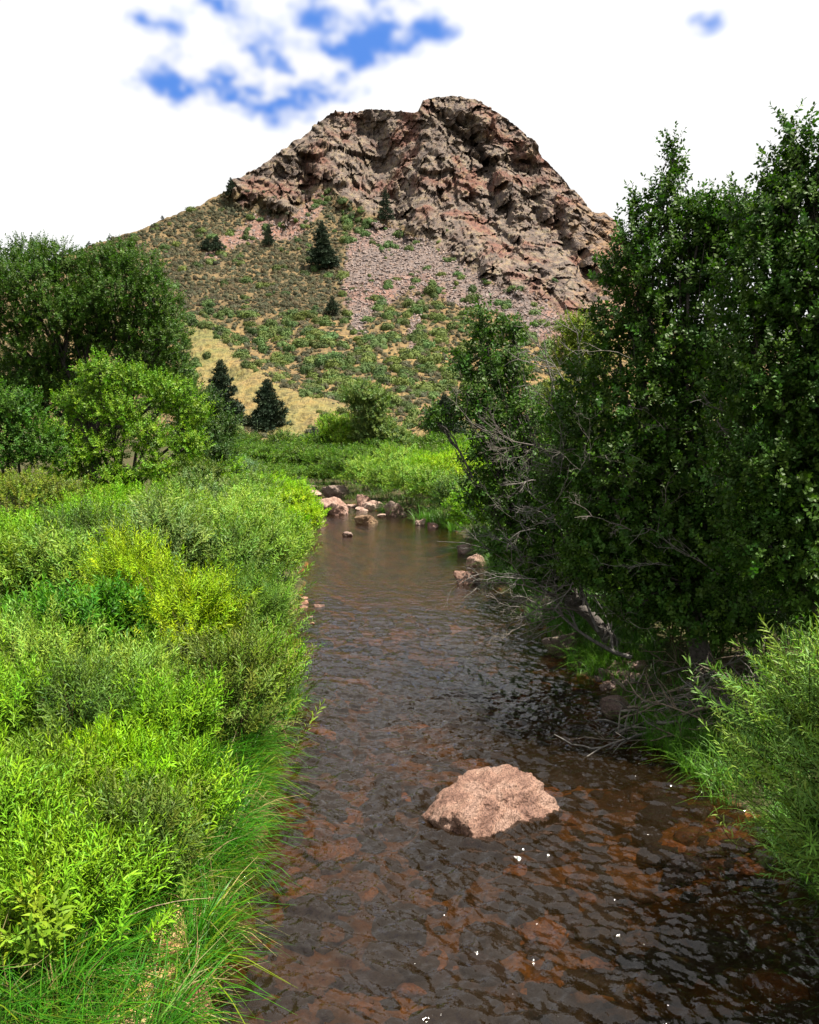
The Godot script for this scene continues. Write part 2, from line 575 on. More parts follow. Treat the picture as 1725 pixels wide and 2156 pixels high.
	# gravel bars: left bank by the pale willows and right bank at the driftwood
	for bar in [["pinkish cobble on the gravel bar below the left willows", level(612, 1285, 0.05), 0.55, 1.7, 34, Color(0.36, 0.27, 0.225)], ["grey cobble on the gravel bar beside the brush pile", level(1312, 1432, 0.05), 0.35, 0.5, 26, Color(0.28, 0.25, 0.24)]]:
		for k in bar[4]:
			var p: Vector3 = bar[1] + Vector3(rng.randf_range(-bar[2], bar[2]), 0, rng.randf_range(-bar[3], bar[3]))
			var s := rng.randf_range(0.08, 0.2)
			p.y = maxf(ground_at(p.x, p.z), -0.05) + s * 0.15
			rock("cobble", bar[0], p, Vector3(s * 1.3, s * 0.8, s), rng.randf() * TAU, rng.randi_range(0, 8), vary(bar[5], 0.3, 0.12), bar[0].replace("cobble", "cobbles"))
	# pale sandstone ledge showing through the near grass on the left
	for k in 26:
		var t := k / 25.0
		var p := level(lerpf(190, 405, t) + rng.randf_range(-22, 22), lerpf(2150, 1840, t), 0.45)
		var s := rng.randf_range(0.18, 0.36)
		p.y = ground_at(p.x, p.z) + 0.10
		rock("ledge_stone", "pale yellow stone of the ledge showing through the left grass", p, Vector3(s * 1.4, s * 0.8, s), rng.randf() * TAU, rng.randi_range(0, 8), vary(Color(0.52, 0.42, 0.20), 0.2, 0.1), "ledge stones in the near left grass")

func make_bed_stones() -> void:
	# stones on the creek bed, seen through the water: the nearest ones singly, the rest together
	var bed: Node3D = get_node("ground")
	var tones := [Color(0.30, 0.09, 0.010), Color(0.15, 0.052, 0.011), Color(0.03, 0.018, 0.012), Color(0.018, 0.015, 0.014), Color(0.04, 0.021, 0.018), Color(0.028, 0.016, 0.009), Color(0.03, 0.016, 0.008), Color(0.035, 0.018, 0.009)]
	var places := []
	for k in 1700:
		var z := -4.8 - 16.0 * pow(rng.randf(), 1.5)
		var l := shore_l(z) - 0.1
		var r := shore_r(z) + 0.1
		var x := rng.randf_range(l, r)
		var s := 0.09 + 0.26 * pow(rng.randf(), 2.4)
		var y := ground_at(x, z)
		y = minf(y, -0.07 - s * 0.36)
		places.append([s / -z, Transform3D(Basis(Vector3.UP, rng.randf() * TAU) * Basis(Vector3.RIGHT, rng.randf_range(-0.3, 0.3)) * Basis.from_scale(Vector3(s * 0.8, s * 0.30, s * 0.6)), Vector3(x, y, z)), vary(tones[rng.randi() % tones.size()], 0.3, 0.1)])
	places.sort_custom(func(a, b): return a[0] > b[0])
	var rest := []
	var cols := PackedColorArray()
	for k in places.size():
		if k < 290:
			var t: Color = tones[k % tones.size()]
			var o := put("bed_stone", rock_meshes[k % 13], tinted(M.cobble, t), bed)
			o.transform = places[k][1]
		else:
			rest.append(places[k][1])
			cols.append(places[k][2])
	many("bed_pebbles", rock_meshes[10], M.cobble, rest, cols, bed)

# ---------------------------------------------------------------- the mountain
# Surveyed outline and slope distances (print coordinates, metres); the surface carries on over the crest and down the far side.
const CREST := [[-520, 700], [-200, 640], [0, 600], [100, 556], [195, 516], [250, 497], [340, 463], [420, 430], [470, 400], [505, 376], [540, 357], [580, 328], [620, 303], [645, 284], [670, 262], [690, 244], [710, 239], [735, 240], [760, 238], [800, 236], [845, 236], [872, 240], [880, 236], [890, 216], [915, 206], [955, 202], [1000, 211], [1040, 233], [1080, 256], [1108, 284], [1128, 312], [1138, 330], [1150, 340], [1180, 366], [1205, 398], [1230, 430], [1250, 450], [1272, 448], [1300, 476], [1315, 503], [1330, 530], [1345, 575], [1380, 640], [1450, 700], [1700, 740], [2240, 770]]
const REACH := [[150, 318.0], [200, 306.0], [300, 292.0], [400, 272.0], [500, 246.0], [600, 212.0], [700, 182.0], [800, 152.0], [860, 134.0], [900, 122.0], [950, 112.0], [1000, 104.0], [1040, 99.0]]
# creases and prows: metres nearer (+) or deeper (-), half width in print units, polyline
const RELIEF := [
	[9.0, 34.0, [[560, 345], [640, 318], [690, 350], [735, 400], [790, 448]]],
	[-12.0, 42.0, [[770, 262], [790, 320], [800, 380], [830, 440]]],
	[8.0, 40.0, [[905, 235], [915, 300], [905, 380], [880, 440]]],
	[-7.0, 13.0, [[905, 225], [940, 265], [985, 305], [1020, 335], [1040, 372]]],
	[8.0, 26.0, [[985, 240], [1060, 270], [1110, 300]]],
	[-6.0, 16.0, [[1010, 345], [1080, 345], [1125, 352]]],
	[8.0, 26.0, [[1045, 330], [1075, 390], [1090, 440]]],
	[-6.0, 16.0, [[1020, 372], [1040, 430], [1050, 450]]],
	[-5.0, 14.0, [[1110, 420], [1180, 500], [1230, 590], [1240, 640]]],
	[7.0, 30.0, [[1150, 380], [1210, 470], [1270, 560]]],
	[6.0, 30.0, [[880, 470], [960, 490], [1040, 560], [1110, 600]]],
	[-4.0, 9.0, [[935, 395], [930, 450], [928, 500]]],
	[5.0, 12.0, [[1035, 540], [1030, 585]]],
	[7.0, 22.0, [[490, 395], [540, 400], [600, 430], [620, 455]]],
	[-5.0, 16.0, [[640, 330], [660, 380], [640, 420]]],
	[-5.0, 10.0, [[985, 420], [1060, 500], [1130, 590]]],
	[6.0, 40.0, [[430, 705], [520, 770], [620, 835], [745, 895]]],
	[-5.0, 30.0, [[430, 680], [560, 745], [680, 820], [780, 880], [860, 900]]],
]
const ROCK := [[470, 380], [480, 398], [500, 428], [530, 445], [560, 436], [600, 462], [630, 452], [645, 425], [668, 396], [700, 396], [740, 424], [790, 452], [840, 478], [880, 490], [940, 530], [1000, 568], [1050, 600], [1100, 606], [1150, 640], [1200, 668], [1280, 660], [1400, 690], [1400, 150], [470, 150]]
const SCREE := [[735, 500], [790, 470], [860, 492], [900, 505], [960, 545], [1060, 606], [1110, 612], [1200, 672], [1210, 720], [1140, 725], [1080, 665], [1000, 655], [930, 625], [860, 612], [800, 640], [765, 690], [770, 712], [742, 705], [722, 600]]
const SCREE_B := [[860, 610], [885, 620], [882, 690], [872, 745], [860, 740], [862, 680]]
const PINK := [[425, 552], [440, 520], [480, 488], [540, 452], [600, 462], [640, 430], [668, 398], [700, 400], [690, 430], [660, 470], [620, 505], [560, 505], [500, 515], [450, 552]]
const MEADOW := [[395, 690], [450, 698], [520, 768], [600, 815], [680, 850], [742, 868], [752, 896], [660, 905], [620, 935], [540, 910], [480, 880], [420, 840], [395, 780]]
const MEADOW_B := [[865, 890], [905, 905], [990, 960], [1010, 990], [900, 985], [875, 930]]
const RED_EARTH := [[445, 962], [470, 950], [520, 960], [540, 985], [500, 992], [450, 985]]

var hill := {}      # column xs, row count, points, normals

func poly(a: Array) -> PackedVector2Array:
	var p := PackedVector2Array()
	for q in a:
		p.append(Vector2(q[0], q[1]))
	return p

func table(a: Array, x: float) -> float:
	for k in a.size() - 1:
		if x <= a[k + 1][0]:
			var t := clampf((x - a[k][0]) / float(a[k + 1][0] - a[k][0]), 0, 1)
			return cubic_interpolate(a[k][1], a[k + 1][1], a[maxi(k - 1, 0)][1], a[mini(k + 2, a.size() - 1)][1], t)
	return a[-1][1]

func crest(x: float) -> float:
	for k in CREST.size() - 1:
		if x <= CREST[k + 1][0]:
			return lerpf(CREST[k][1], CREST[k + 1][1], clampf((x - CREST[k][0]) / float(CREST[k + 1][0] - CREST[k][0]), 0, 1))
	return CREST[-1][1]

func edge(p: Vector2, a: PackedVector2Array) -> float:
	# signed distance to a polygon's outline, positive inside
	var best := 1e9
	for k in a.size():
		best = minf(best, Geometry2D.get_closest_point_to_segment(p, a[k], a[(k + 1) % a.size()]).distance_squared_to(p))
	return sqrt(best) * (1.0 if Geometry2D.is_point_in_polygon(p, a) else -1.0)

func make_mountain() -> void:
	var xs := steps([[-520.0, 160.0, 20.0], [160.0, 1410.0, 2.0], [1410.0, 2240.0, 25.0], 2240.0])
	var front := 300
	var back := 10
	var rows := front + back
	var nx := xs.size()
	var rough := FastNoiseLite.new()
	rough.frequency = 1.0
	rough.fractal_type = FastNoiseLite.FRACTAL_RIDGED
	rough.fractal_octaves = 4
	rough.seed = 12
	var cell := FastNoiseLite.new()
	cell.noise_type = FastNoiseLite.TYPE_CELLULAR
	cell.cellular_return_type = FastNoiseLite.RETURN_DISTANCE2_SUB
	cell.frequency = 1.0
	cell.fractal_type = FastNoiseLite.FRACTAL_NONE
	var chip := FastNoiseLite.new()
	chip.noise_type = FastNoiseLite.TYPE_CELLULAR
	chip.cellular_return_type = FastNoiseLite.RETURN_CELL_VALUE
	chip.frequency = 1.0
	chip.fractal_type = FastNoiseLite.FRACTAL_NONE
	chip.cellular_jitter = 1.0
	var soft := FastNoiseLite.new()
	soft.frequency = 1.0
	soft.fractal_octaves = 4
	soft.seed = 77
	var rockp := poly(ROCK)
	var screep := poly(SCREE)
	var screeb := poly(SCREE_B)
	var pinkp := poly(PINK)
	var meadow := poly(MEADOW)
	var meadowb := poly(MEADOW_B)
	var redp := poly(RED_EARTH)
	var relief := []
	for r in RELIEF:
		relief.append([r[0], r[1], poly(r[2])])
	var tops := PackedFloat32Array()
	for x in xs:
		tops.append(crest(x))
	var g := Geo.new()
	for k in rows:
		var t := pow(clampf(float(k - back) / (front - 1), 0, 1), 1.12)
		for j in nx:
			var x := xs[j]
			var y := lerpf(tops[j], 1000.0, t)
			var d := table(REACH, y)
			var p2 := Vector2(x, y)
			var inner := x > 150 and x < 1420
			var rocky := 0.0
			var at := Vector3.ZERO
			if inner:
				var warp := Vector2(chip.get_noise_2d(x * 0.045, y * 0.045), chip.get_noise_2d(x * 0.045 + 50.0, y * 0.045)) * 11.0
				var p3 := p2 + warp * smoothstep(720.0, 640.0, y)
				for r in relief:
					var best := 1e9
					var pl: PackedVector2Array = r[2]
					for s in pl.size() - 1:
						best = minf(best, Geometry2D.get_closest_point_to_segment(p3, pl[s], pl[s + 1]).distance_squared_to(p3))
					if best < r[1] * r[1] * 7.0:
						d -= r[0] * exp(-best / (r[1] * r[1]))
				if y < 700:
					rocky = smoothstep(-7.0, 7.0, edge(p2, rockp) + (34.0 if x < 650 else 12.0) * soft.get_noise_2d(x * 0.025, y * 0.025) - (8.0 if x < 650 else 0.0))
			at = survey(x, y, d)
			if k < back:
				# the far side: falls away behind the crest
				var b := float(back - k)
				at += Vector3(0, -b * b * 0.5 - b * 0.9, -b * 6.0)
			# roughness: blocky ribs on rock, gentle swells on the slopes
			if rocky > 0.0:
				var q := Vector3(at.x * 0.8 + at.y * 0.55, at.y * 0.8 - at.x * 0.45, at.z)   # beds dip down to the right
				var push := 2.4 * rough.get_noise_3d(q.x * 0.02, q.y * 0.03, q.z * 0.016)
				push += 1.7 * chip.get_noise_3d(q.x * 0.085, q.y * 0.06, q.z * 0.04)
				push += 1.05 * chip.get_noise_3d(q.x * 0.21 + 30.0, q.y * 0.14, q.z * 0.09)
				push += 0.65 * chip.get_noise_3d(q.x * 0.50 + 70.0, q.y * 0.36, q.z * 0.2)
				push += 0.4 * rough.get_noise_3d(q.x * 0.25 + 9.0, q.y * 0.45, q.z * 0.2)
				push += 0.25 * soft.get_noise_3d(at.x * 1.3, at.y * 1.3, at.z * 1.3)
				push -= 1.2 * smoothstep(0.16, 0.0, cell.get_noise_3d(q.x * 0.05 + 3.0, q.y * 0.04, q.z * 0.03) + 1.0)
				at += Vector3(0.06, 0.10, 0.99) * push * rocky * (0.5 if k <= back else 1.0)
			at += Vector3(0, 0.5, 0.3) * soft.get_noise_3d(at.x * 0.06, 3.0, at.z * 0.06) * 2.0 * (1.0 - rocky)
			at += Vector3(0, 0.35, 0.2) * soft.get_noise_3d(at.x * 0.5, 3.0, at.z * 0.5) * (1.0 - rocky)
			g.v.append(at)
			# colours: what each patch is made of
			var n1 := soft.get_noise_3d(at.x * 0.05, at.y * 0.05, at.z * 0.05)
			var n2 := soft.get_noise_3d(at.x * 0.25 + 60.0, at.y * 0.25, at.z * 0.25)
			var n3 := soft.get_noise_3d(at.x * 0.9 + 20.0, at.y * 0.9, at.z * 0.9)
			var col := Color(0.21, 0.15, 0.075).lerp(Color(0.125, 0.10, 0.052), clampf(0.5 + n1 * 0.9 + n2 * 0.8, 0, 1))
			if inner:
				if y > 640:
					col = col.lerp(Color(0.30, 0.21, 0.09), clampf(0.35 + n2 * 1.4, 0, 1) * smoothstep(640.0, 720.0, y))
					var m := maxf(edge(p2, meadow), edge(p2, meadowb)) + n2 * 26.0 + n1 * 20.0
					col = col.lerp(Color(0.25, 0.19, 0.08).lerp(Color(0.18, 0.18, 0.065), clampf(0.45 + n1 * 1.6 + n2 * 0.5, 0, 1)), smoothstep(-22.0, 14.0, m))
					if y > 930:
						col = col.lerp(Color(0.30, 0.10, 0.06), smoothstep(-5.0, 5.0, edge(p2, redp) + n2 * 12.0))
				if y > 380 and y < 770:
					var sc := maxf(edge(p2, screep), edge(p2, screeb)) + n2 * 18.0
					col = col.lerp(Color(0.19, 0.15, 0.138).lerp(Color(0.24, 0.145, 0.12), clampf(n1 * 1.8, 0, 1)), smoothstep(-5.0, 5.0, sc))
					col = col.lerp(Color(0.27, 0.15, 0.12).lerp(Color(0.21, 0.16, 0.13), clampf(0.4 + n2, 0, 1)), smoothstep(-5.0, 7.0, edge(p2, pinkp) + n2 * 22.0))
				if rocky > 0.0:
					var stone := Color(0.125, 0.10, 0.088).lerp(Color(0.235, 0.19, 0.16), clampf(0.45 + n2 * 1.5, 0, 1))
					stone = stone.lerp(Color(0.19, 0.092, 0.070), clampf(n1 * 2.4 - 0.05, 0, 0.8))
					stone = stone.lerp(Color(0.23, 0.195, 0.11), clampf((n3 + n2) * 1.1 - 0.12, 0, 0.6))
					if x > 1200: stone = stone.lerp(Color(0.26, 0.16, 0.085), clampf((x - 1200) / 160.0 + n2, 0, 0.7))
					col = col.lerp(stone, rocky)
			g.c.append(Color(col.r * 0.74, col.g * 0.74, col.b * 0.74))
	g.n.resize(g.v.size())
	smooth_grid(g, nx, rows)
	hill = {"xs": xs, "tops": tops, "front": front, "back": back, "v": g.v, "n": g.n, "rock": rockp, "scree": screep, "screeb": screeb, "pink": pinkp, "meadow": meadow, "meadowb": meadowb, "red": redp}
	g.n = PackedVector3Array()      # broken rock: every facet keeps its own edge
	var o := put("mountain", g.mesh(), M.crag)
	o.set_meta("kind", "structure")

func on_hill(x: float, y: float) -> Array:
	# [point, normal] of the mountain's surface nearest to a print position
	var xs: PackedFloat32Array = hill.xs
	var j := clampi(xs.bsearch(x), 0, xs.size() - 1)
	var t := clampf((y - hill.tops[j]) / (1000.0 - hill.tops[j]), 0, 1)
	var k: int = clampi(int(round(pow(t, 1.0 / 1.12) * (hill.front - 1))), 0, hill.front - 1) + hill.back
	var at: int = k * xs.size() + j
	return [hill.v[at], hill.n[at]]

func brush_mesh(faces: int, flat: float, size: float, seed_: int) -> ArrayMesh:
	# a low bush of small leafy faces, about one metre across, sitting on the ground
	rng.seed = seed_
	var g := Geo.new()
	var lumps := []
	for k in 5:
		lumps.append([Vector3(rng.randf_range(-0.15, 0.15), rng.randf_range(0.1, 0.3) * flat, rng.randf_range(-0.15, 0.15)), rng.randf_range(0.22, 0.33)])
	for k in faces:
		var l: Array = lumps[k % 5]
		var d := any_dir()
		d.y = absf(d.y) * 1.1 - 0.25
		d = d.normalized()
		var p: Vector3 = l[0] + d * l[1] * Vector3(1, flat, 1) * rng.randf_range(0.65, 1.05)
		p.y = maxf(p.y, 0.0)
		var nn := (d + any_dir() * 0.6).normalized()
		var dir := nn.cross(any_dir()).normalized()
		g.leaf(p - dir * size * 0.5, dir, nn, size * rng.randf_range(0.7, 1.3), size * 0.62, 0.15, grey(rng.randf_range(0.75, 1.2)))
	# the close-grown heart of the bush
	for l in lumps:
		var first := g.v.size()
		for a in 4:
			for b in 8:
				var d := Vector3(cos(TAU * b / 8) * cos(a * 0.5), sin(a * 0.5), sin(TAU * b / 8) * cos(a * 0.5))
				var p: Vector3 = l[0] * Vector3(1, 0.6, 1) + d * l[1] * Vector3(0.8, flat * 0.8, 0.8)
				g.v.append(Vector3(p.x, 0.0 if a == 0 else p.y, p.z))
				g.n.append(d)
				g.c.append(grey(0.9))
		for a in 3:
			for b in 8:
				var q := first + a * 8
				g.i.append_array([q + b, q + (b + 1) % 8, q + 8 + b, q + (b + 1) % 8, q + 8 + (b + 1) % 8, q + 8 + b])
	return g.mesh()

func dress_mountain() -> void:
	var brush := []
	for k in 4:
		brush.append(brush_mesh(300, 0.85, 0.095, 300 + k))
	rng.seed = 41
	var stones := []
	var shrubs := {"sage": [], "oak": []}
	var clump := FastNoiseLite.new()
	clump.frequency = 0.02
	clump.seed = 5
	clump.fractal_octaves = 3
	var tries := 0
	while tries < 62000:
		tries += 1
		var x := rng.randf_range(165, 1260)
		var y := rng.randf_range(400, 985)
		if y < crest(x) + 4: continue
		var p := Vector2(x, y)
		var rocky := edge(p, hill.rock)
		if rocky > -4: 
			if rocky > 3 and rocky < 40 and rng.randf() < 0.03 and x < 1200: pass
			else: continue
		var sc := maxf(edge(p, hill.scree), edge(p, hill.screeb))
		var pk := edge(p, hill.pink)
		var md := maxf(edge(p, hill.meadow), edge(p, hill.meadowb))
		var cn := clump.get_noise_2d(x, y * 1.6)
		var kind := ""
		if sc > 0:
			if cn > 0.30 and rng.randf() < 0.14: kind = "oak"
			elif rng.randf() < 0.012: kind = "sage"
		elif pk > 0:
			if rng.randf() < 0.07 + (0.3 if cn > 0.3 else 0.0): kind = "sage" if rng.randf() < 0.7 else "oak"
		elif md > 3:
			if cn > 0.36 and rng.randf() < 0.07: kind = "oak"
		elif edge(p, hill.red) > 0:
			if rng.randf() < 0.1: kind = "sage"
		elif x < 720 and y < 660:
			if rng.randf() < 0.62: kind = "sage" if rng.randf() < 0.93 or cn < 0.2 else "oak"
		else:
			# oak brush in patches, sage between
			if cn > 0.02: kind = "oak" if rng.randf() < 0.15 else ("sage" if rng.randf() < 0.16 else "")
			elif rng.randf() < 0.22: kind = "sage"
		if kind == "": continue
		var at: Array = on_hill(x, y)
		var size := 0.7 + 1.2 * pow(rng.randf(), 2.0) if kind == "sage" else 1.3 + 2.8 * pow(rng.randf(), 1.7)
		if y > 850: size *= 0.7
		var tilt := Vector3.UP.lerp(at[1], 0.35)
		var sx := Vector3(size * rng.randf_range(0.9, 1.5), size * rng.randf_range(0.85, 1.25), size)
		var where := Transform3D(facing(tilt, rng.randf() * TAU) * Basis.from_scale(sx), at[0] + Vector3(0, -0.12 * size, 0))
		var tone := vary(Color(0.078, 0.078, 0.042), 0.35, 0.12) if kind == "sage" else vary(Color(0.064, 0.098, 0.022), 0.35, 0.22)
		if kind == "sage" and rng.randf() < 0.25: tone = vary(Color(0.11, 0.088, 0.05), 0.25, 0.1)
		shrubs[kind].append([size / at[0].length(), where, tone])
	for kind in ["sage", "oak"]:
		var list: Array = shrubs[kind]
		list.sort_custom(func(a, b): return a[0] > b[0])
		var rest := [[], [], [], []]
		var cols := [PackedColorArray(), PackedColorArray(), PackedColorArray(), PackedColorArray()]
		var called := "sagebrush" if kind == "sage" else "oak_shrub"
		for k in list.size():
			if k < 300:
				var tone: Color = list[k % 9][2]
				var o := put(called, brush[k % 4], tinted(M.brush_leaf, tone))
				o.transform = list[k][1]
				tag(o, "small grey-green sagebrush scattered over the mountain slope" if kind == "sage" else "low green oak shrub growing on the lower mountain slope", "shrub", "sagebrush on the slope" if kind == "sage" else "oak shrubs on the slope")
			else:
				rest[k % 4].append(list[k][1])
				cols[k % 4].append(list[k][2])
		for k in 4:
			if rest[k]:
				var o := many("distant_sagebrush" if kind == "sage" else "distant_oak_brush", brush[k], M.brush_leaf, rest[k], cols[k])
				tag(o, "grey-green sagebrush covering the mountain slope" if kind == "sage" else "green oak brush covering the lower slope", "brush")
	# scree: loose stones on the fan and in the pink gullies
	var stone := []
	for k in 3:
		stone.append(boulder_mesh(90 + k, 2, block_planes(3, 0.35), 0.1, 1.5))
	var list := []
	for k in 32000:
		var x := rng.randf_range(420, 1215)
		var y := rng.randf_range(396, 760)
		var p := Vector2(x, y)
		var sc := maxf(edge(p, hill.scree), edge(p, hill.screeb))
		var inpink := edge(p, hill.pink) > 0
		if sc < -3 and not inpink: continue
		if inpink and rng.randf() < 0.6: continue
		if x > 960 and rng.randf() < 0.45: continue
		var at: Array = on_hill(x, y)
		var s := 0.12 + 0.32 * pow(rng.randf(), 2.5)
		list.append([s, Transform3D(facing(any_dir(), 0) * Basis.from_scale(Vector3(s, s * 0.7, s * 0.8)), at[0] + Vector3(rng.randf_range(-0.3, 0.3), s * 0.1, 0)), vary(Color(0.21, 0.168, 0.153), 0.32, 0.1)])
	list.sort_custom(func(a, b): return a[0] > b[0])
	var rest := [[], [], []]
	var cols := [PackedColorArray(), PackedColorArray(), PackedColorArray()]
	var home: Node3D = get_node("mountain")
	for k in list.size():
		if k < 290:
			var o := put("stone", stone[k % 3], tinted(M.cobble, list[k % 7][2]), home)
			o.transform = list[k][1]
		else:
			rest[k % 3].append(list[k][1])
			cols[k % 3].append(list[k][2])
	for k in 3:
		many("scree", stone[k], M.cobble, rest[k], cols[k], home)

# ---------------------------------------------------------------- plants
var twig := {}

func twig_mesh(leaves: int, span: float, length: float, width: float, spread: float, curl: float, seed_: int, wood := Color(0.16, 0.11, 0.06)) -> ArrayMesh:
	# a leafy shoot growing along +y
	rng.seed = seed_
	var g := Geo.new()
	var bend := Vector3(rng.randf_range(-0.08, 0.08), 0, rng.randf_range(-0.08, 0.08)) * span
	var line := bent(Vector3.ZERO, Vector3(0, span, 0) + bend, -bend, 3, 0.0)
	g.tube(line, taper(3, 0.0035, 0.0015), 3, wood)
	for k in leaves:
		var t := 0.06 + 0.94 * (k + rng.randf() * 0.6) / leaves
		var a := k * 2.4 + rng.randf_range(-0.4, 0.4)
		var out := Vector3(cos(a), 0, sin(a))
		var p := Vector3(0, span * t, 0) + bend * t
		var tip := smoothstep(0.75, 1.0, t)
		var dir := (out * spread * (1 - 0.6 * tip) + Vector3.UP * (0.75 + tip)).normalized()
		var nn := (Vector3.UP * 0.9 - dir * dir.dot(Vector3.UP) + any_dir() * 0.35)
		nn = (nn - dir * nn.dot(dir)).normalized()
		var k2 := rng.randf_range(0.75, 1.1) * (1.0 - 0.35 * tip)
		g.leaf(p, dir, nn, length * k2, width * k2, curl * rng.randf_range(0.4, 1.4), grey(rng.randf_range(0.8, 1.2)))
	return g.mesh()

func tuft_mesh(blades: int, tall: float, width: float, lean: float, seed_: int) -> ArrayMesh:
	rng.seed = seed_
	var g := Geo.new()
	for k in blades:
		var a := rng.randf() * TAU
		var out := Vector3(cos(a), 0, sin(a))
		var foot := out * rng.randf_range(0.0, 0.06) + Vector3(0, -0.04, 0)
		var h := tall * rng.randf_range(0.6, 1.15)
		var fall := lean * rng.randf_range(0.3, 1.5)
		var side := out.cross(Vector3.UP) * width * 0.5
		var shade := grey(rng.randf_range(0.5, 1.45))
		var first := g.v.size()
		for s in 5:
			var t := s / 4.0
			var p := foot + Vector3.UP * h * (t - 0.45 * fall * t * t * t) + out * h * fall * t * t * 0.8
			var w := side * (1.0 - t * t * 0.9)
			var nn := (Vector3.UP * (0.25 + fall * t) + out * -0.8 + side * 20.0 * 0.0).normalized()
			g.v.append_array([p - w, p + w])
			g.n.append_array([nn, nn])
			g.c.append_array([shade, shade])
			if s:
				var q := first + s * 2
				g.i.append_array([q - 2, q - 1, q, q - 1, q + 1, q])
	return g.mesh()

func bough_mesh(seed_: int) -> ArrayMesh:
	# one pine bough, a metre long along +y: sprays of needles along a stick and its side twigs
	rng.seed = seed_
	var g := Geo.new()
	g.tube(bent(Vector3.ZERO, Vector3(0, 1, 0.06), Vector3(0, 0, -0.05), 3, 0.0), taper(3, 0.03, 0.008), 3, Color(0.6, 0.45, 0.35))
	for k in 26:
		var t := 0.22 + 0.8 * k / 26.0
		var side := rng.randf_range(-1, 1) * (1.05 - t) * 0.55
		var p := Vector3(side, t - absf(side) * 0.1, rng.randf_range(-0.05, 0.09))
		for s in 5:
			var dir := (Vector3(signf(side) * 0.6, 0.7, 0.25) + any_dir() * 0.8).normalized()
			var nn := dir.cross(any_dir()).normalized()
			g.leaf(p, dir, nn, 0.2, 0.045, 0.0, grey(rng.randf_range(0.7, 1.25)))
	return g.mesh()

func make_twigs() -> void:
	twig["willow"] = [twig_mesh(24, 0.42, 0.085, 0.0135, 0.8, 0.25, 501), twig_mesh(20, 0.36, 0.078, 0.0125, 0.95, 0.35, 502), twig_mesh(26, 0.46, 0.09, 0.013, 0.65, 0.2, 503)]
	twig["willow_far"] = [twig_mesh(20, 0.42, 0.10, 0.020, 0.8, 0.25, 504), twig_mesh(18, 0.38, 0.10, 0.022, 0.9, 0.3, 505)]
	twig["herb"] = [twig_mesh(20, 0.42, 0.115, 0.026, 0.85, 0.3, 506), twig_mesh(18, 0.38, 0.11, 0.028, 0.75, 0.4, 507)]
	twig["broad"] = [twig_mesh(13, 0.30, 0.078, 0.050, 1.1, 0.25, 508), twig_mesh(11, 0.26, 0.074, 0.050, 1.3, 0.3, 509), twig_mesh(15, 0.36, 0.076, 0.048, 0.9, 0.2, 510)]
	twig["bough"] = [bough_mesh(511), bough_mesh(512)]
	twig["tuft"] = [tuft_mesh(15, 0.78, 0.011, 1.0, 513), tuft_mesh(13, 0.70, 0.012, 1.35, 514), tuft_mesh(16, 0.6, 0.010, 0.7, 515)]

func leaf_material(kind: String) -> Material:
	return M.broad_leaf if kind == "broad" else M.willow_leaf

func foliage(home: Node3D, kind: String, places: Array, tints: PackedColorArray, called := "foliage") -> void:
	var meshes: Array = twig[kind]
	for m in meshes.size():
		var p := []
		var c := PackedColorArray()
		for k in range(m, places.size(), meshes.size()):
			p.append(places[k])
			c.append(tints[k])
		if p:
			many(called, meshes[m], leaf_material(kind), p, c, home)

# a bush: stems fanning from one foot, leafy shoots over an uneven dome
func shrub(called: String, label: String, foot: Vector3, h: float, r: float, kind: String, col: Color, n: int, group := "", lean := Vector3.ZERO, upright := 0.75, size := 1.0, stems := 5) -> Node3D:
	var t := thing(called, label, "shrub", foot, group)
	rng.seed = hash(label + str(foot))
	var f := FastNoiseLite.new()
	f.seed = rng.randi() % 1000
	f.frequency = 0.9
	h *= rng.randf_range(0.86, 1.16)
	var mid := Vector3(0, h * 0.5, 0) + lean
	var places := []
	var tints := PackedColorArray()
	for k in n:
		var d := any_dir()
		if d.y < -0.35: d.y = -d.y
		var s := lerpf(0.32, 1.0, pow(rng.randf(), 0.42)) * (1.0 + (0.6 if kind != "willow" else 0.8) * f.get_noise_3dv(d * 2.2))
		var p := mid + d * s * Vector3(r, h * 0.5, r)
		if p.y < 0.03: p.y = rng.randf_range(0.03, 0.25)
		var up := (d * Vector3(1, 0.5, 1) * 0.8 + Vector3.UP * upright + any_dir() * 0.42).normalized()
		var k2 := size * rng.randf_range(0.75, 1.25)
		places.append(Transform3D(facing(up, rng.randf() * TAU) * Basis.from_scale(Vector3.ONE * k2), p - up * 0.22 * k2))
		tints.append(vary(col.lerp(GREEN, 0.75 * rng.randf() * rng.randf()), 0.32, 0.2))
	foliage(t, kind, places, tints)
	for k in stems:
		var a := TAU * k / stems + rng.randf_range(-0.5, 0.5)
		var out := Vector3(cos(a), 0, sin(a))
		var tip := mid + (out * rng.randf_range(0.3, 0.8) + Vector3.UP * rng.randf_range(0.3, 0.85)) * Vector3(r, h * 0.5, r)
		var g := Geo.new()
		var line := bent(out * 0.06 * r + Vector3(0, -0.1, 0), tip, -out * r * 0.10, 5, 0.02)
		g.tube(line, taper(5, 0.012 + 0.004 * h, 0.004), 4, Color(0.13, 0.09, 0.05))
		for s in 2:
			var b := line[2 + s]
			g.tube(bent(b, b + (tip - b) * 0.8 + any_dir() * r * 0.35, Vector3.ZERO, 3, 0.02), taper(3, 0.008, 0.003), 3, Color(0.15, 0.10, 0.055))
		put("stem", g.mesh(), M.bark, t)
	return t

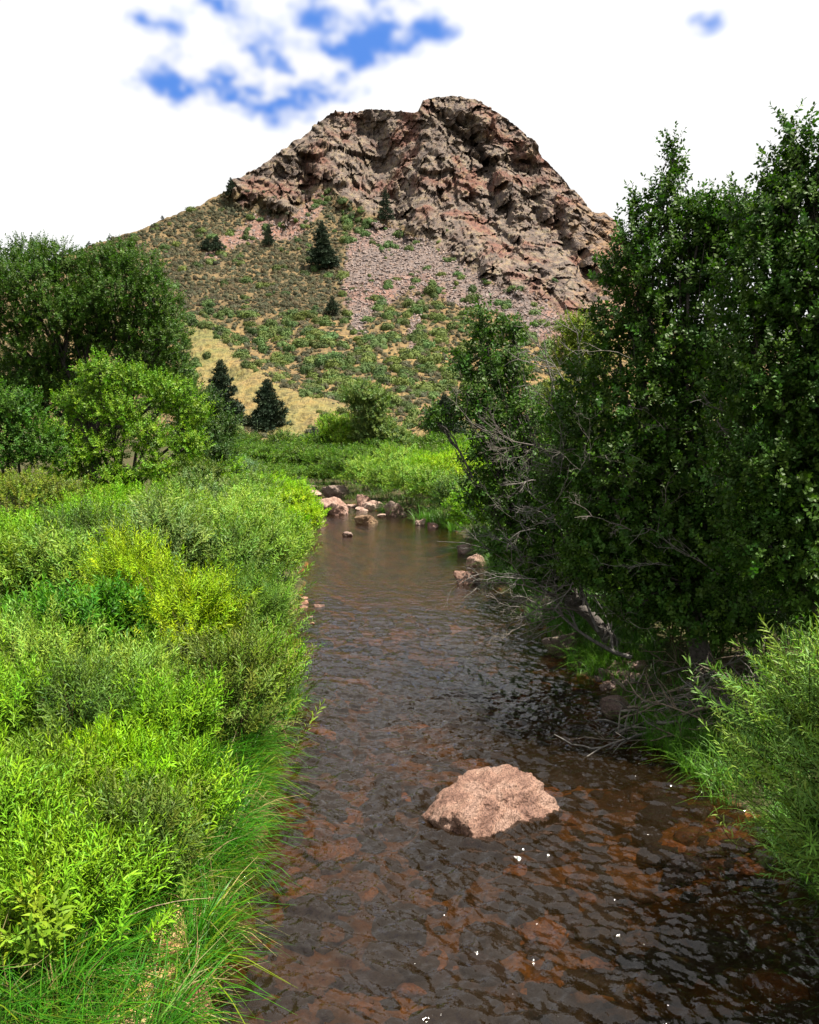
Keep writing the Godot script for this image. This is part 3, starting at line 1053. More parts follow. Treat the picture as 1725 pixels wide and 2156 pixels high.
# a broadleaf tree: trunk, one limb to each lobe of the crown, leafy shoots over and through the lobes
func tree(called: String, label: String, foot: Vector3, trunk_r: float, lobes: Array, kind: String, col: Color, density: float, size := 1.0, wood := Color(0.12, 0.10, 0.08), group := "", fork_share := 0.4, inner := 0.30) -> Node3D:
	var t := thing(called, label, "tree", foot, group)
	rng.seed = hash(label)
	var f := FastNoiseLite.new()
	f.seed = rng.randi() % 1000
	f.frequency = 0.9
	var places := []
	var tints := PackedColorArray()
	var mid := Vector3.ZERO
	for l in lobes:
		mid += l[0] - foot
	mid /= lobes.size()
	var fork := mid * Vector3(0.6, fork_share, 0.6)
	var g := Geo.new()
	g.tube(bent(Vector3(0, -0.3, 0), fork, Vector3(0.1, 0, 0.05), 6, trunk_r * 0.25), taper(6, trunk_r, trunk_r * 0.62), 9, wood)
	put("trunk", g.mesh(), M.bark, t)
	for l in lobes:
		var c: Vector3 = l[0] - foot
		var rad: Vector3 = l[1]
		var area := 4.0 * PI * pow(rad.x * rad.y * rad.z, 2.0 / 3.0)
		var n := int(area * density)
		for k in n:
			var d := any_dir()
			var s := lerpf(inner, 1.0, pow(rng.randf(), 0.4)) * (1.0 + 0.85 * f.get_noise_3dv(d * 1.9 + c * 1.3))
			var p := c + d * s * rad
			var up := (d * 0.75 + Vector3.UP * 0.45 + any_dir() * 0.55).normalized()
			var k2 := size * rng.randf_range(0.75, 1.25)
			places.append(Transform3D(facing(up, rng.randf() * TAU) * Basis.from_scale(Vector3.ONE * k2), p - up * 0.15 * k2))
			tints.append(vary(col, 0.35, 0.2))
		# the limb that carries this lobe, with its own side branches
		var b := Geo.new()
		var start := fork * rng.randf_range(0.55, 1.0)
		var thick := trunk_r * clampf(0.25 + 0.3 * rad.length() / (1.0 + c.distance_to(start)), 0.16, 0.5)
		var line := bent(start, c, Vector3(rng.randf_range(-0.1, 0.1), -0.12, rng.randf_range(-0.1, 0.1)) * c.distance_to(start) * 0.5, 6, c.distance_to(start) * 0.03)
		b.tube(line, taper(6, thick, thick * 0.35), 6, wood)
		for s in 6:
			var from := line[rng.randi_range(3, 6)]
			var to := c + any_dir() * rad * rng.randf_range(0.6, 0.95)
			b.tube(bent(from, to, Vector3(0, 0.05, 0), 4, from.distance_to(to) * 0.06), taper(4, thick * 0.33, thick * 0.07), 4, wood)
		put("limb", b.mesh(), M.bark, t)
	foliage(t, kind, places, tints, "crown")
	return t

func conifer(label: String, foot: Vector3, h: float, r: float, col: Color, n: int, group := "pines on and below the mountain", bare := 0.12) -> Node3D:
	var t := thing("pine_tree", label, "tree", foot, group)
	rng.seed = hash(label)
	var g := Geo.new()
	g.tube(PackedVector3Array([Vector3(0, -0.5, 0), Vector3(0.02 * h, h * 0.5, 0), Vector3(0, h * 0.98, 0)]), PackedFloat32Array([h * 0.022, h * 0.014, h * 0.003]), 6, Color(0.11, 0.075, 0.055))
	put("trunk", g.mesh(), M.bark, t)
	var places := []
	var tints := PackedColorArray()
	n = int(n * 0.8)
	for k in n:
		var q := pow((k + 0.5) / n, 0.8)
		var y := lerpf(bare, 0.99, q)
		var a := k * 2.4 + rng.randf_range(-0.3, 0.3)
		var wide := r * pow(1.0 - y, 0.9) * (1.15 if y > 0.2 else 0.85 + y) * rng.randf_range(0.55, 1.25) + 0.03 * h
		var out := Vector3(cos(a), lerpf(-0.12, 0.85, y * y) + rng.randf_range(-0.15, 0.2), sin(a)).normalized()
		var x := out.cross(Vector3.UP).normalized()
		places.append(Transform3D(Basis(x * wide, out * wide, x.cross(out) * wide * 1.2), Vector3(0, y * h, 0)))
		tints.append(vary(col, 0.35, 0.12))
	for m in 2:
		var p := []
		var c := PackedColorArray()
		for k in range(m, places.size(), 2):
			p.append(places[k])
			c.append(tints[k])
		many("crown", twig.bough[m], M.needle, p, c, t)
	return t

func bare_branch(g: Geo, a: Vector3, dir: Vector3, length: float, r: float, depth: int, col: Color) -> void:
	var line := bent(a, a + dir * length, any_dir() * length * 0.10, 5, length * 0.025)
	g.tube(line, taper(5, r, r * 0.35), 4 if r > 0.006 else 3, col)
	if depth == 0: return
	for k in rng.randi_range(3, 5):
		var d := (dir + any_dir() * 0.85).normalized()
		bare_branch(g, line[rng.randi_range(1, 5)], d, length * rng.randf_range(0.3, 0.6), r * 0.62, depth - 1, col)

func on_bank(px: float, d: float) -> Vector3:
	var p := survey(px, 1000, d)
	return Vector3(p.x, ground_at(p.x, p.z), p.z)

const GREEN := Color(0.15, 0.305, 0.011)
const PALE := Color(0.215, 0.335, 0.05)
const GREY := Color(0.155, 0.26, 0.035)
const YELLOW := Color(0.255, 0.385, 0.006)
const LIME := Color(0.205, 0.38, 0.005)
const DEEP := Color(0.046, 0.165, 0.01)
const OLIVE := Color(0.135, 0.215, 0.017)

func make_left_bank() -> void:
	# print x, distance, height, radius, kind, colour, shoots, label
	var list := [
		[95, 6.0, 0.95, 0.62, "willow", GREEN, 330, "bright willow bush at the lower left above the bare stalks"],
		[-60, 6.6, 1.1, 0.6, "willow", GREEN, 260, "willow cut by the left edge above the corner plant"],
		[270, 6.7, 0.95, 0.48, "willow", Color(0.10, 0.15, 0.025), 260, "thin dull willow beside the pale ledge stones"],
		[60, 7.4, 1.25, 0.6, "willow", OLIVE, 330, "dark feathery willow on the left edge beside the bright bush"],
		[215, 7.7, 1.15, 0.55, "willow", LIME, 330, "lime green willow in the middle of the near left bank"],
		[360, 7.6, 0.95, 0.45, "willow", GREEN, 250, "fresh green low willow next to the long grass"],
		[140, 8.8, 1.35, 0.65, "willow", Color(0.07, 0.13, 0.025), 340, "feathery dark green willow with red-brown stems at left"],
		[-20, 8.7, 1.4, 0.6, "willow", GREEN, 300, "willow reaching in from the left edge, mid height"],
		[330, 9.0, 1.25, 0.55, "willow", GREEN, 320, "upright green willow left of the dark-stemmed bush"],
		[480, 9.9, 1.75, 0.72, "willow", Color(0.125, 0.165, 0.028), 430, "open bushy willow with many dark stems at the waterline"],
		[50, 10.4, 1.5, 0.7, "willow", PALE, 360, "silvery willow at the left edge below the dark herbs"],
		[265, 10.4, 1.35, 0.62, "willow", PALE, 340, "silvery drooping willow below the dark upright herbs"],
		[150, 11.8, 1.55, 0.55, "herb", DEEP, 330, "dark green upright leafy herbs behind the silvery willow"],
		[60, 12.0, 1.6, 0.5, "herb", DEEP, 260, "dark upright herbs at the left edge"],
		[245, 12.2, 1.5, 0.5, "herb", DEEP, 260, "dark upright herbs below the yellow willow"],
		[385, 12.6, 1.95, 0.85, "willow", YELLOW, 480, "larger bright yellow willow in the middle of the left bank"],
		[265, 14.4, 2.0, 0.7, "willow", YELLOW, 400, "smaller yellow willow behind the dark herbs"],
		[515, 13.4, 1.75, 0.75, "willow", Color(0.085, 0.16, 0.022), 430, "grass green willow between the yellow one and the water"],
		[570, 14.8, 1.2, 0.65, "willow", PALE, 330, "low pale willow hanging over the gravel bar"],
		[575, 12.2, 1.0, 0.55, "willow", GREEN, 280, "low green willow at the water above the small grass clump"],
		[100, 15.2, 1.9, 0.9, "willow_far", GREY, 380, "grey-green willow above the dark herbs"],
		[-30, 15.0, 1.9, 0.9, "willow_far", OLIVE, 340, "olive willow at the left edge above the herbs"],
		[170, 17.8, 2.0, 1.0, "willow_far", Color(0.07, 0.12, 0.03), 420, "dark rounded willow left of the pale one"],
		[330, 17.0, 2.1, 1.0, "willow_far", Color(0.16, 0.23, 0.07), 460, "pale wispy willow rising behind the yellow ones"],
		[470, 17.5, 1.9, 0.95, "willow_far", Color(0.10, 0.17, 0.032), 420, "mid green willow right of the pale wispy one"],
		[560, 18.5, 1.9, 0.95, "willow_far", GREY, 430, "grey-green willow leaning to the water above the gravel"],
		[605, 21.5, 1.7, 0.9, "willow_far", GREY, 380, "grey-green willow overhanging the calm water"],
		[30, 20.5, 2.1, 1.2, "willow_far", GREEN, 420, "broad green willow at the left edge of the thicket"],
		[200, 22.5, 2.2, 1.2, "willow_far", GREEN, 430, "broad green willow in the back row of the thicket"],
		[350, 22.0, 2.2, 1.2, "willow_far", GREY, 430, "broad grey willow in the back row of the thicket"],
		[470, 22.5, 2.1, 1.2, "willow_far", PALE, 430, "broad pale willow in the back row of the thicket"],
		[555, 25.0, 2.1, 1.2, "willow_far", PALE, 400, "pale willow next to the yellow-green strip"],
		[410, 27.0, 2.4, 1.3, "willow_far", Color(0.14, 0.20, 0.07), 420, "whitish willow below the right foot of the left trees"],
		[500, 28.5, 2.2, 1.3, "willow_far", PALE, 400, "pale willow behind the thicket, left of the yellow-green strip"],
		[270, 27.0, 2.4, 1.4, "willow_far", GREEN, 400, "green willow at the foot of the left trees"],
		[628, 26.5, 1.5, 0.7, "willow_far", LIME, 330, "nearest yellow-green bush of the strip along the left shore"],
		[640, 30.0, 1.5, 0.7, "willow_far", YELLOW, 330, "second yellow-green bush of the strip along the left shore"],
		[645, 33.5, 1.5, 0.75, "willow_far", LIME, 330, "third yellow-green bush of the strip along the left shore"],
		[605, 33.0, 1.9, 1.0, "willow_far", YELLOW, 360, "taller yellow bush behind the strip on the left shore"],
		[620, 38.0, 1.7, 0.9, "willow_far", LIME, 330, "farthest yellow-green bush of the strip by the bend"],
		[570, 38.0, 1.9, 1.1, "willow_far", LIME, 330, "yellow-green bush away from the water near the bend"],
		[530, 34.0, 2.0, 1.2, "willow_far", Color(0.13, 0.20, 0.045), 340, "light green bush behind the yellow strip"],
		[40, 25.5, 2.9, 1.7, "willow_far", Color(0.13, 0.165, 0.015), 480, "yellowish bush at the left edge under the dark tree"],
		[130, 26.0, 2.6, 1.5, "willow_far", Color(0.115, 0.145, 0.018), 430, "yellowish bush beside the one at the left edge"],
	]
	for s in list:
		var foot := on_bank(s[0] - (26.0 if s[0] > 540 and s[1] > 11.0 and s[1] < 27.0 else 0.0), s[1])
		var herb: bool = s[4] == "herb"
		shrub("leafy_herb" if herb else "willow_shrub", s[7], foot, s[2] - maxf(foot.y, 0) * 0.7 - (0.3 if s[1] > 19.0 else 0.0), s[3], s[4] if s[1] < 24.5 else "broad", s[5], int(s[6] * (1.25 if s[1] < 24.5 else 1.7)), "willow thicket on the left bank", Vector3.ZERO, 1.5 if herb else (0.95 if s[1] < 11 else 0.7), 1.0 if s[4] != "willow_far" else (1.2 if s[1] < 24.5 else 0.85), 7 if s[1] < 15 else 4)
	# corner plant with broad bright leaves
	shrub("corner_herb", "bright yellow-green broad-leaved plant in the lower left corner", on_bank(20, 5.35) + Vector3(0, 0.1, 0), 0.62, 0.22, "herb", Color(0.16, 0.24, 0.014), 46, "", Vector3.ZERO, 1.3, 0.9, 4)
	# bare stalks
	for k in 5:
		rng.seed = 900 + k
		var g := Geo.new()
		var a := survey(40 + k * 55, 2010 - k * 8, 5.9)
		g.tube(bent(Vector3.ZERO, Vector3(rng.randf_range(0.35, 0.9) * (1 if k % 2 else -1), rng.randf_range(0.1, 0.35), rng.randf_range(-0.2, 0.2)), Vector3(0, 0.06, 0), 6, 0.01), taper(6, 0.006, 0.002), 4, Color(0.40, 0.31, 0.19))
		var o := put("dry_stalk", g.mesh(), M.bark)
		o.position = Vector3(a.x, ground_at(a.x, a.z) + 0.25, a.z)
		tag(o, "dry bare stalk arching through the willows at the lower left", "stalk", "dry stalks at the lower left")

func off_ledge(x: float, z: float) -> float:
	# metres from the line of ledge stones
	var a := level(190, 2160, 0.4)
	var b := level(405, 1835, 0.4)
	var q := Vector2(x, z)
	return Geometry2D.get_closest_point_to_segment(q, Vector2(a.x, a.z), Vector2(b.x, b.z)).distance_to(q)

func scatter_grass() -> void:
	rng.seed = 77
	var near := []
	var ncol := PackedColorArray()
	# the long grass that leans over the left waterline
	for k in 2500:
		var z := -4.7 - 6.3 * pow(rng.randf(), 1.15)
		var l := shore_l(z)
		var wide := 1.15 if z > -9.0 else 0.6
		var x := l - 0.02 - wide * pow(rng.randf(), 1.1)
		var y := ground_at(x, z)
		if y < -0.06: continue
		var p := Vector2(x - l, z)
		var up := (Vector3.UP + Vector3(rng.randf_range(-0.35, 0.55), 0, rng.randf_range(-0.4, 0.5))).normalized()
		var s := rng.randf_range(0.45, 1.2) * (0.75 if p.x > -0.15 else 1.0)
		# the ledge stones show through a thin stretch
		if off_ledge(x, z) < 0.17 and rng.randf() < 0.85: continue
		near.append(Transform3D(facing(up, rng.randf() * TAU) * Basis.from_scale(Vector3.ONE * s), Vector3(x, y, z)))
		if rng.randf() < 0.07:
			ncol.append(vary(Color(0.30, 0.24, 0.10), 0.3, 0.1))
			continue
		ncol.append(vary(Color(0.042, 0.175, 0.006) if rng.randf() < 0.75 else Color(0.11, 0.20, 0.010), 0.45, 0.25))
	# undergrowth between the willows
	for k in 2600:
		var z := -4.6 - 26.0 * pow(rng.randf(), 1.5)
		var l := shore_l(z)
		var x := l - 0.2 - (2.0 + 0.42 * -z) * rng.randf()
		var s := rng.randf_range(0.6, 1.2)
		if off_ledge(x, z) < 0.2: continue
		near.append(Transform3D(facing(Vector3.UP + any_dir() * 0.35, rng.randf() * TAU) * Basis.from_scale(Vector3.ONE * s), Vector3(x, ground_at(x, z), z)))
		ncol.append(vary(Color(0.055, 0.155, 0.009), 0.4, 0.25))
	# small clumps at the left waterline, right bank grass, far lush banks
	for c in [[603, 1475, 0.22, 60, 0.8], [1240, 1335, 0.5, 150, 0.8], [1265, 1395, 0.4, 130, 0.7], [1140, 1292, 0.3, 60, 0.7], [1430, 1560, 0.9, 260, 0.8], [1600, 1800, 0.8, 60, 0.6], [1690, 1980, 0.8, 110, 0.7], [1690, 1650, 0.6, 90, 0.7], [1700, 1780, 0.5, 90, 0.7], [1320, 1390, 0.6, 90, 0.6], [880, 1060, 0.0, 0, 1.0], [817, 1078, 0.4, 60, 1.2], [905, 1100, 0.7, 120, 1.3], [940, 1108, 0.6, 90, 1.2]]:
		var o := level(c[0], c[1], 0.1)
		for k in c[3]:
			var x: float = o.x + rng.randfn(0, c[2] * 0.5)
			var z: float = o.z + rng.randfn(0, c[2])
			var y := ground_at(x, z)
			if y < -0.12: continue
			near.append(Transform3D(facing(Vector3.UP + any_dir() * 0.3, rng.randf() * TAU) * Basis.from_scale(Vector3.ONE * c[4] * rng.randf_range(0.6, 1.1)), Vector3(x, maxf(y, -0.03), z)))
			ncol.append(vary(Color(0.075, 0.20, 0.012), 0.3, 0.2))
	for k in 2600:
		var z := -24.0 - 38.0 * rng.randf()
		var right := rng.randf() < 0.5
		var x := shore_r(z) + 0.2 + 6.0 * pow(rng.randf(), 1.6) if right else shore_l(z) - 0.2 - 9.0 * pow(rng.randf(), 1.6)
		near.append(Transform3D(facing(Vector3.UP + any_dir() * 0.3, rng.randf() * TAU) * Basis.from_scale(Vector3.ONE * rng.randf_range(0.5, 0.95)), Vector3(x, ground_at(x, z), z)))
		ncol.append(vary(Color(0.07, 0.13, 0.012), 0.3, 0.25))
	for k in 5200:
		var z := -4.0 - 26.0 * rng.randf()
		var x := shore_r(z) + 0.15 + 11.0 * pow(rng.randf(), 1.5)
		if z > -16.0 and x < shore_r(z) + (3.2 if z < -9.5 else 1.2) and rng.randf() < 0.85: continue
		near.append(Transform3D(facing(Vector3.UP + any_dir() * 0.35, rng.randf() * TAU) * Basis.from_scale(Vector3.ONE * rng.randf_range(0.7, 1.3)), Vector3(x, ground_at(x, z), z)))
		ncol.append(vary(Color(0.05, 0.13, 0.010), 0.4, 0.25))
	for m in 3:
		var p := []
		var c := PackedColorArray()
		for k in range(m, near.size(), 3):
			p.append(near[k])
			c.append(ncol[k])
		var o := many("grass", twig.tuft[m], M.grass_blade, p, c)
		tag(o, "long green grass along both banks of the creek", "grass")

func lobe(px: float, py: float, d: float, rx: float, ry: float) -> Array:
	return [survey(px, py, d), Vector3(rx, ry, rx)]

func make_left_trees() -> void:
	var g := "trees on the left bank"
	tree("cottonwood", "tall dark cottonwood with a wide crown at the upper left", on_bank(190, 40.0), 0.42, [
		lobe(10, 560, 40, 1.3, 0.9), lobe(65, 530, 41, 1.0, 0.7), lobe(120, 545, 40, 1.1, 0.8), lobe(60, 600, 39, 1.5, 1.0), lobe(150, 590, 40.5, 1.3, 1.0), lobe(215, 560, 40, 1.0, 0.8), lobe(255, 540, 40, 0.9, 0.7), lobe(300, 575, 39.5, 1.1, 0.9), lobe(235, 620, 39, 1.4, 1.0), lobe(330, 640, 39, 1.1, 1.1), lobe(290, 690, 39.5, 1.3, 1.0), lobe(130, 665, 39, 1.5, 1.0), lobe(30, 680, 40, 1.5, 1.0), lobe(210, 715, 40, 1.4, 0.8), lobe(350, 715, 38.5, 1.0, 1.1), lobe(370, 790, 38.3, 0.9, 1.0), lobe(300, 770, 39, 1.2, 0.9), lobe(130, 750, 41, 1.2, 0.7), lobe(20, 780, 41, 1.4, 0.9), lobe(230, 800, 40, 1.1, 0.8), lobe(-70, 620, 40, 1.9, 1.6), lobe(385, 850, 38, 0.7, 0.9), lobe(70, 850, 41, 1.3, 0.8), lobe(30, 820, 39, 1.3, 0.9), lobe(110, 800, 39.5, 1.2, 0.8), lobe(175, 830, 39, 1.2, 0.8), lobe(70, 745, 39, 1.3, 0.8), lobe(180, 650, 39, 1.2, 0.9)],
		"broad", Color(0.046, 0.100, 0.009), 30.0, 1.25, Color(0.045, 0.04, 0.035), g, 0.42)
	tree("box_elder", "light green many-lobed tree in front of the tall cottonwood", on_bank(235, 30.0), 0.22, [
		lobe(210, 785, 30, 0.7, 0.6), lobe(285, 800, 30.4, 0.7, 0.55), lobe(165, 850, 30, 0.75, 0.6), lobe(250, 865, 29.6, 0.8, 0.6), lobe(345, 825, 30.2, 0.75, 0.65), lobe(400, 865, 30.3, 0.65, 0.75), lobe(395, 940, 29.6, 0.6, 0.55), lobe(120, 915, 29.5, 0.8, 0.55), lobe(200, 945, 29.3, 0.9, 0.55), lobe(310, 915, 29.2, 0.75, 0.6), lobe(250, 1005, 28.8, 0.75, 0.4), lobe(330, 985, 28.8, 0.6, 0.45), lobe(140, 985, 29, 0.7, 0.5)],
		"broad", Color(0.125, 0.235, 0.014), 44.0, 1.1, Color(0.07, 0.06, 0.05), g, 0.35)
	tree("edge_tree", "dark green small tree cut by the left edge of the view", on_bank(20, 28.0), 0.16, [
		lobe(40, 860, 28, 0.8, 0.6), lobe(20, 930, 28, 1.1, 0.9), lobe(85, 940, 27.8, 0.7, 0.7), lobe(-40, 880, 28, 1.0, 1.0)],
		"broad", Color(0.055, 0.13, 0.014), 38.0, 1.15, Color(0.07, 0.06, 0.05), g, 0.3)
	tree("slender_tree", "dark tree squeezed between the light tree and the pine", on_bank(445, 40.0), 0.18, [
		lobe(430, 850, 40, 0.9, 0.9), lobe(455, 900, 40, 1.0, 0.9), lobe(420, 920, 39, 0.9, 0.9), lobe(450, 950, 39, 1.0, 0.6)],
		"broad", Color(0.042, 0.085, 0.016), 30.0, 1.35, Color(0.06, 0.05, 0.04), g, 0.3)
	tree("low_elder", "yellow-green low tree at the right foot of the left trees", on_bank(410, 33.0), 0.1, [
		lobe(400, 985, 33, 0.8, 0.5), lobe(440, 1000, 33, 0.7, 0.5), lobe(365, 1005, 32, 0.7, 0.5)],
		"broad", Color(0.095, 0.15, 0.022), 34.0, 1.15, Color(0.09, 0.07, 0.05), g, 0.3)

func make_far_plants() -> void:
	# pines
	var dark := Color(0.024, 0.042, 0.020)
	var far := [
		[565, 945, 122.0, 145, 44, "dark full pine standing in front of the golden meadow", 230],
		[468, 905, 122.0, 145, 38, "second dark pine, half hidden behind the slender tree", 230],
		[505, 925, 126.0, 70, 22, "young pine at the right foot of the half hidden pine", 120],
		[678, 566, 0.0, 98, 24, "tallest dark pine on the mountain slope left of the scree", 200],
		[692, 568, 0.0, 60, 20, "lower pine growing into the tallest slope pine", 120],
		[566, 522, 0.0, 46, 13, "pine on the pink gully left of the tallest slope pine", 110],
		[456, 534, 0.0, 38, 15, "round dark pine on the left shoulder below the crag", 110],
		[436, 528, 0.0, 26, 16, "low dark pine beside the round one on the shoulder", 90],
		[486, 416, 0.0, 44, 12, "dark pine at the left end of the rocky crest", 110],
		[700, 660, 0.0, 42, 14, "small pine at the left rim of the scree fan", 100],
		[812, 476, 0.0, 76, 14, "thin pine standing against the cliff above the scree", 120],
		[842, 502, 0.0, 40, 5, "thin dead-looking pine right of the cliff pine", 40],
		[230, 503, 0.0, 10, 5, "tiny tree on the left skyline near the cottonwood", 40],
		[188, 520, 0.0, 12, 6, "tiny tree on the skyline just above the cottonwood", 40],
		[342, 463, 0.0, 9, 5, "tiny tree on the middle of the left skyline", 40],
		[935, 925, 118.0, 95, 34, "dark pine behind the leaning tree on the right bank", 200],
		[660, 925, 112.0, 28, 11, "small bluish conifer left of the round green tree", 80],
		[700, 915, 114.0, 30, 12, "small dark conifer beside the bluish one", 80],
	]
	for s in far:
		var foot: Vector3 = survey(s[0], s[1], s[2]) if s[2] > 0 else on_hill(s[0], s[1])[0]
		var d := -foot.z
		var m := 2.0 * HALF_H * d / 1725.0
		conifer(s[5], foot, s[3] * m, s[4] * m * 1.15, dark if s[0] != 660 else Color(0.04, 0.075, 0.05), s[6])
	# broadleaf trees across the creek
	var g := "trees beyond the bend"
	tree("round_tree", "round light green tree beyond the bend of the creek", survey(712, 985, 86), 0.3, [lobe(700, 896, 86, 1.6, 1.0), lobe(740, 900, 86, 1.4, 1.0), lobe(655, 945, 85, 1.0, 0.8), lobe(672, 930, 86, 1.3, 0.8), lobe(715, 925, 85, 1.5, 0.9), lobe(712, 940, 85, 1.7, 1.1), lobe(745, 935, 86, 1.2, 1.0), lobe(715, 965, 85, 1.8, 0.7)], "broad", Color(0.16, 0.28, 0.016), 20.0, 2.0, Color(0.07, 0.06, 0.05), g, 0.35)
	tree("tall_willow", "tall sparse grey-green tree with a bare trunk beyond the bend", survey(785, 985, 84), 0.42, [lobe(765, 828, 84, 1.9, 1.1), lobe(795, 845, 84, 1.2, 1.0), lobe(740, 840, 84, 0.9, 0.5), lobe(775, 875, 84, 1.6, 1.0), lobe(800, 905, 84, 1.5, 1.2), lobe(770, 915, 84, 1.3, 1.2), lobe(830, 920, 84, 1.6, 1.3), lobe(800, 945, 84, 1.4, 0.7), lobe(845, 945, 84, 0.7, 0.8)], "broad", Color(0.125, 0.185, 0.042), 18.0, 2.1, Color(0.13, 0.11, 0.09), g, 0.5)
	tree("pale_tree", "pale yellow-green tree glimpsed behind the dark right tree", survey(1215, 985, 60), 0.3, [lobe(1215, 690, 60, 1.2, 1.0), lobe(1195, 740, 60, 1.1, 1.2), lobe(1245, 750, 60, 1.5, 1.4), lobe(1180, 830, 59, 1.2, 1.4), lobe(1235, 850, 59, 1.6, 1.6), lobe(1200, 930, 58, 1.6, 1.2)], "broad", Color(0.135, 0.185, 0.016), 18.0, 1.9, Color(0.12, 0.10, 0.07), g, 0.3)
	# willows on the far right bank, by the water
	var list := [
		[1000, 29.0, 1.9, 0.9, GREEN, "green willow against the leaning tree on the right shore"],
		[1045, 27.0, 2.0, 1.0, GREEN, "green willow half hidden by the bare twigs on the right"],
		[960, 33.5, 2.1, 1.1, Color(0.085, 0.145, 0.035), "green-grey willow at the right shore near the purplish stone"],
		[910, 36.5, 2.1, 1.1, GREY, "grey-green willow above the bright grass on the far bank"],
		[860, 38.5, 2.1, 1.15, PALE, "pale willow above the grey rock on the far bank"],
		[815, 41.0, 2.1, 1.1, GREY, "grey willow left of the pale one on the far bank"],
		[770, 44.5, 2.1, 1.15, PALE, "pale willow overhanging the slanted far rock"],
		[725, 47.5, 2.2, 1.2, GREY, "rounded grey willow over the shaded grey boulder"],
		[685, 51.0, 2.1, 1.2, GREEN, "darker willow at the end of the far right bank"],
		[900, 42.0, 2.4, 1.5, LIME, "bright lime willow on top of the far bank"],
		[950, 40.0, 2.5, 1.5, YELLOW, "yellow-topped willow on the far bank by the leaning tree"],
		[840, 46.0, 2.3, 1.5, PALE, "pale willow in the second row of the far bank"],
		[790, 51.0, 2.2, 1.4, LIME, "lime willow in the second row of the far bank"],
		[735, 55.0, 2.5, 1.5, YELLOW, "yellowish willow below the round tree"],
		[985, 47.0, 2.7, 1.6, GREEN, "green willow behind the leaning tree's left edge"],
		[690, 62.0, 2.6, 1.6, GREEN, "green bush below the round light green tree"],
		[760, 64.0, 2.6, 1.6, Color(0.11, 0.19, 0.02), "fresh green bush at the foot of the tall sparse tree"],
		[605, 56.0, 1.6, 1.6, LIME, "low lime bush on the outside of the bend"],
		[560, 50.0, 2.3, 1.5, GREEN, "green bush beyond the yellow strip"],
		[500, 46.0, 2.2, 1.4, Color(0.13, 0.20, 0.09), "silvery bush below the red earth bank"],
		[455, 44.0, 2.4, 1.5, GREEN, "green bush left of the silvery one"],
		[640, 68.0, 1.9, 1.8, Color(0.12, 0.19, 0.03), "light bush far behind the bend"],
		[555, 62.0, 3.2, 1.3, Color(0.075, 0.15, 0.02), "upright bright bush right of the red earth bank"],
		[535, 70.0, 2.6, 1.4, GREEN, "bush just in front of the red earth bank"],
		[590, 74.0, 2.3, 1.7, OLIVE, "dull bush beyond the bend below the dark pine"],
		[880, 66.0, 2.6, 1.9, PALE, "pale bush behind the far bank willows"],
		[950, 62.0, 2.8, 1.9, GREEN, "green bush behind the yellow-topped willow"],
		[1060, 44.0, 3.0, 1.8, GREEN, "green bush seen through the leaning tree"],
		[1130, 38.0, 3.0, 1.8, PALE, "pale bush seen through the right trees"],
	]
	for s in list:
		var foot := on_bank(s[0], s[1])
		shrub("bank_willow", s[5], foot, s[2] * (0.6 if s[1] > 47.5 else 0.95) - maxf(0.0, foot.y) * 0.5, s[3], "broad", s[4] if s[1] < 47.5 else Color(0.07, 0.135, 0.014), 900, "willows of the far banks", Vector3.ZERO, 0.35, 0.95 if s[1] < 48 else 1.3, 3)
	# thicket between the bend and the meadow
	rng.seed = 1234
	var n := 0
	for k in 96:
		var px := rng.randf_range(430, 1060)
		var d := rng.randf_range(62, 104)
		var p := on_bank(px, d)
		var tone: Color = [Color(0.034, 0.075, 0.010), Color(0.05, 0.092, 0.012), Color(0.04, 0.085, 0.010), Color(0.062, 0.10, 0.016)][k % 4]
		var s := shrub("thicket_shrub", "dense green shrub of the thicket between the creek bend and the meadow", p, rng.randf_range(0.9, 1.9) * (0.7 if d < 80.0 else 1.0), rng.randf_range(1.4, 2.3), "broad", tone, 260, "thicket below the meadow", Vector3.ZERO, 0.4, 2.2, 2)
		rng.seed = 5000 + k * 7
		n += 1

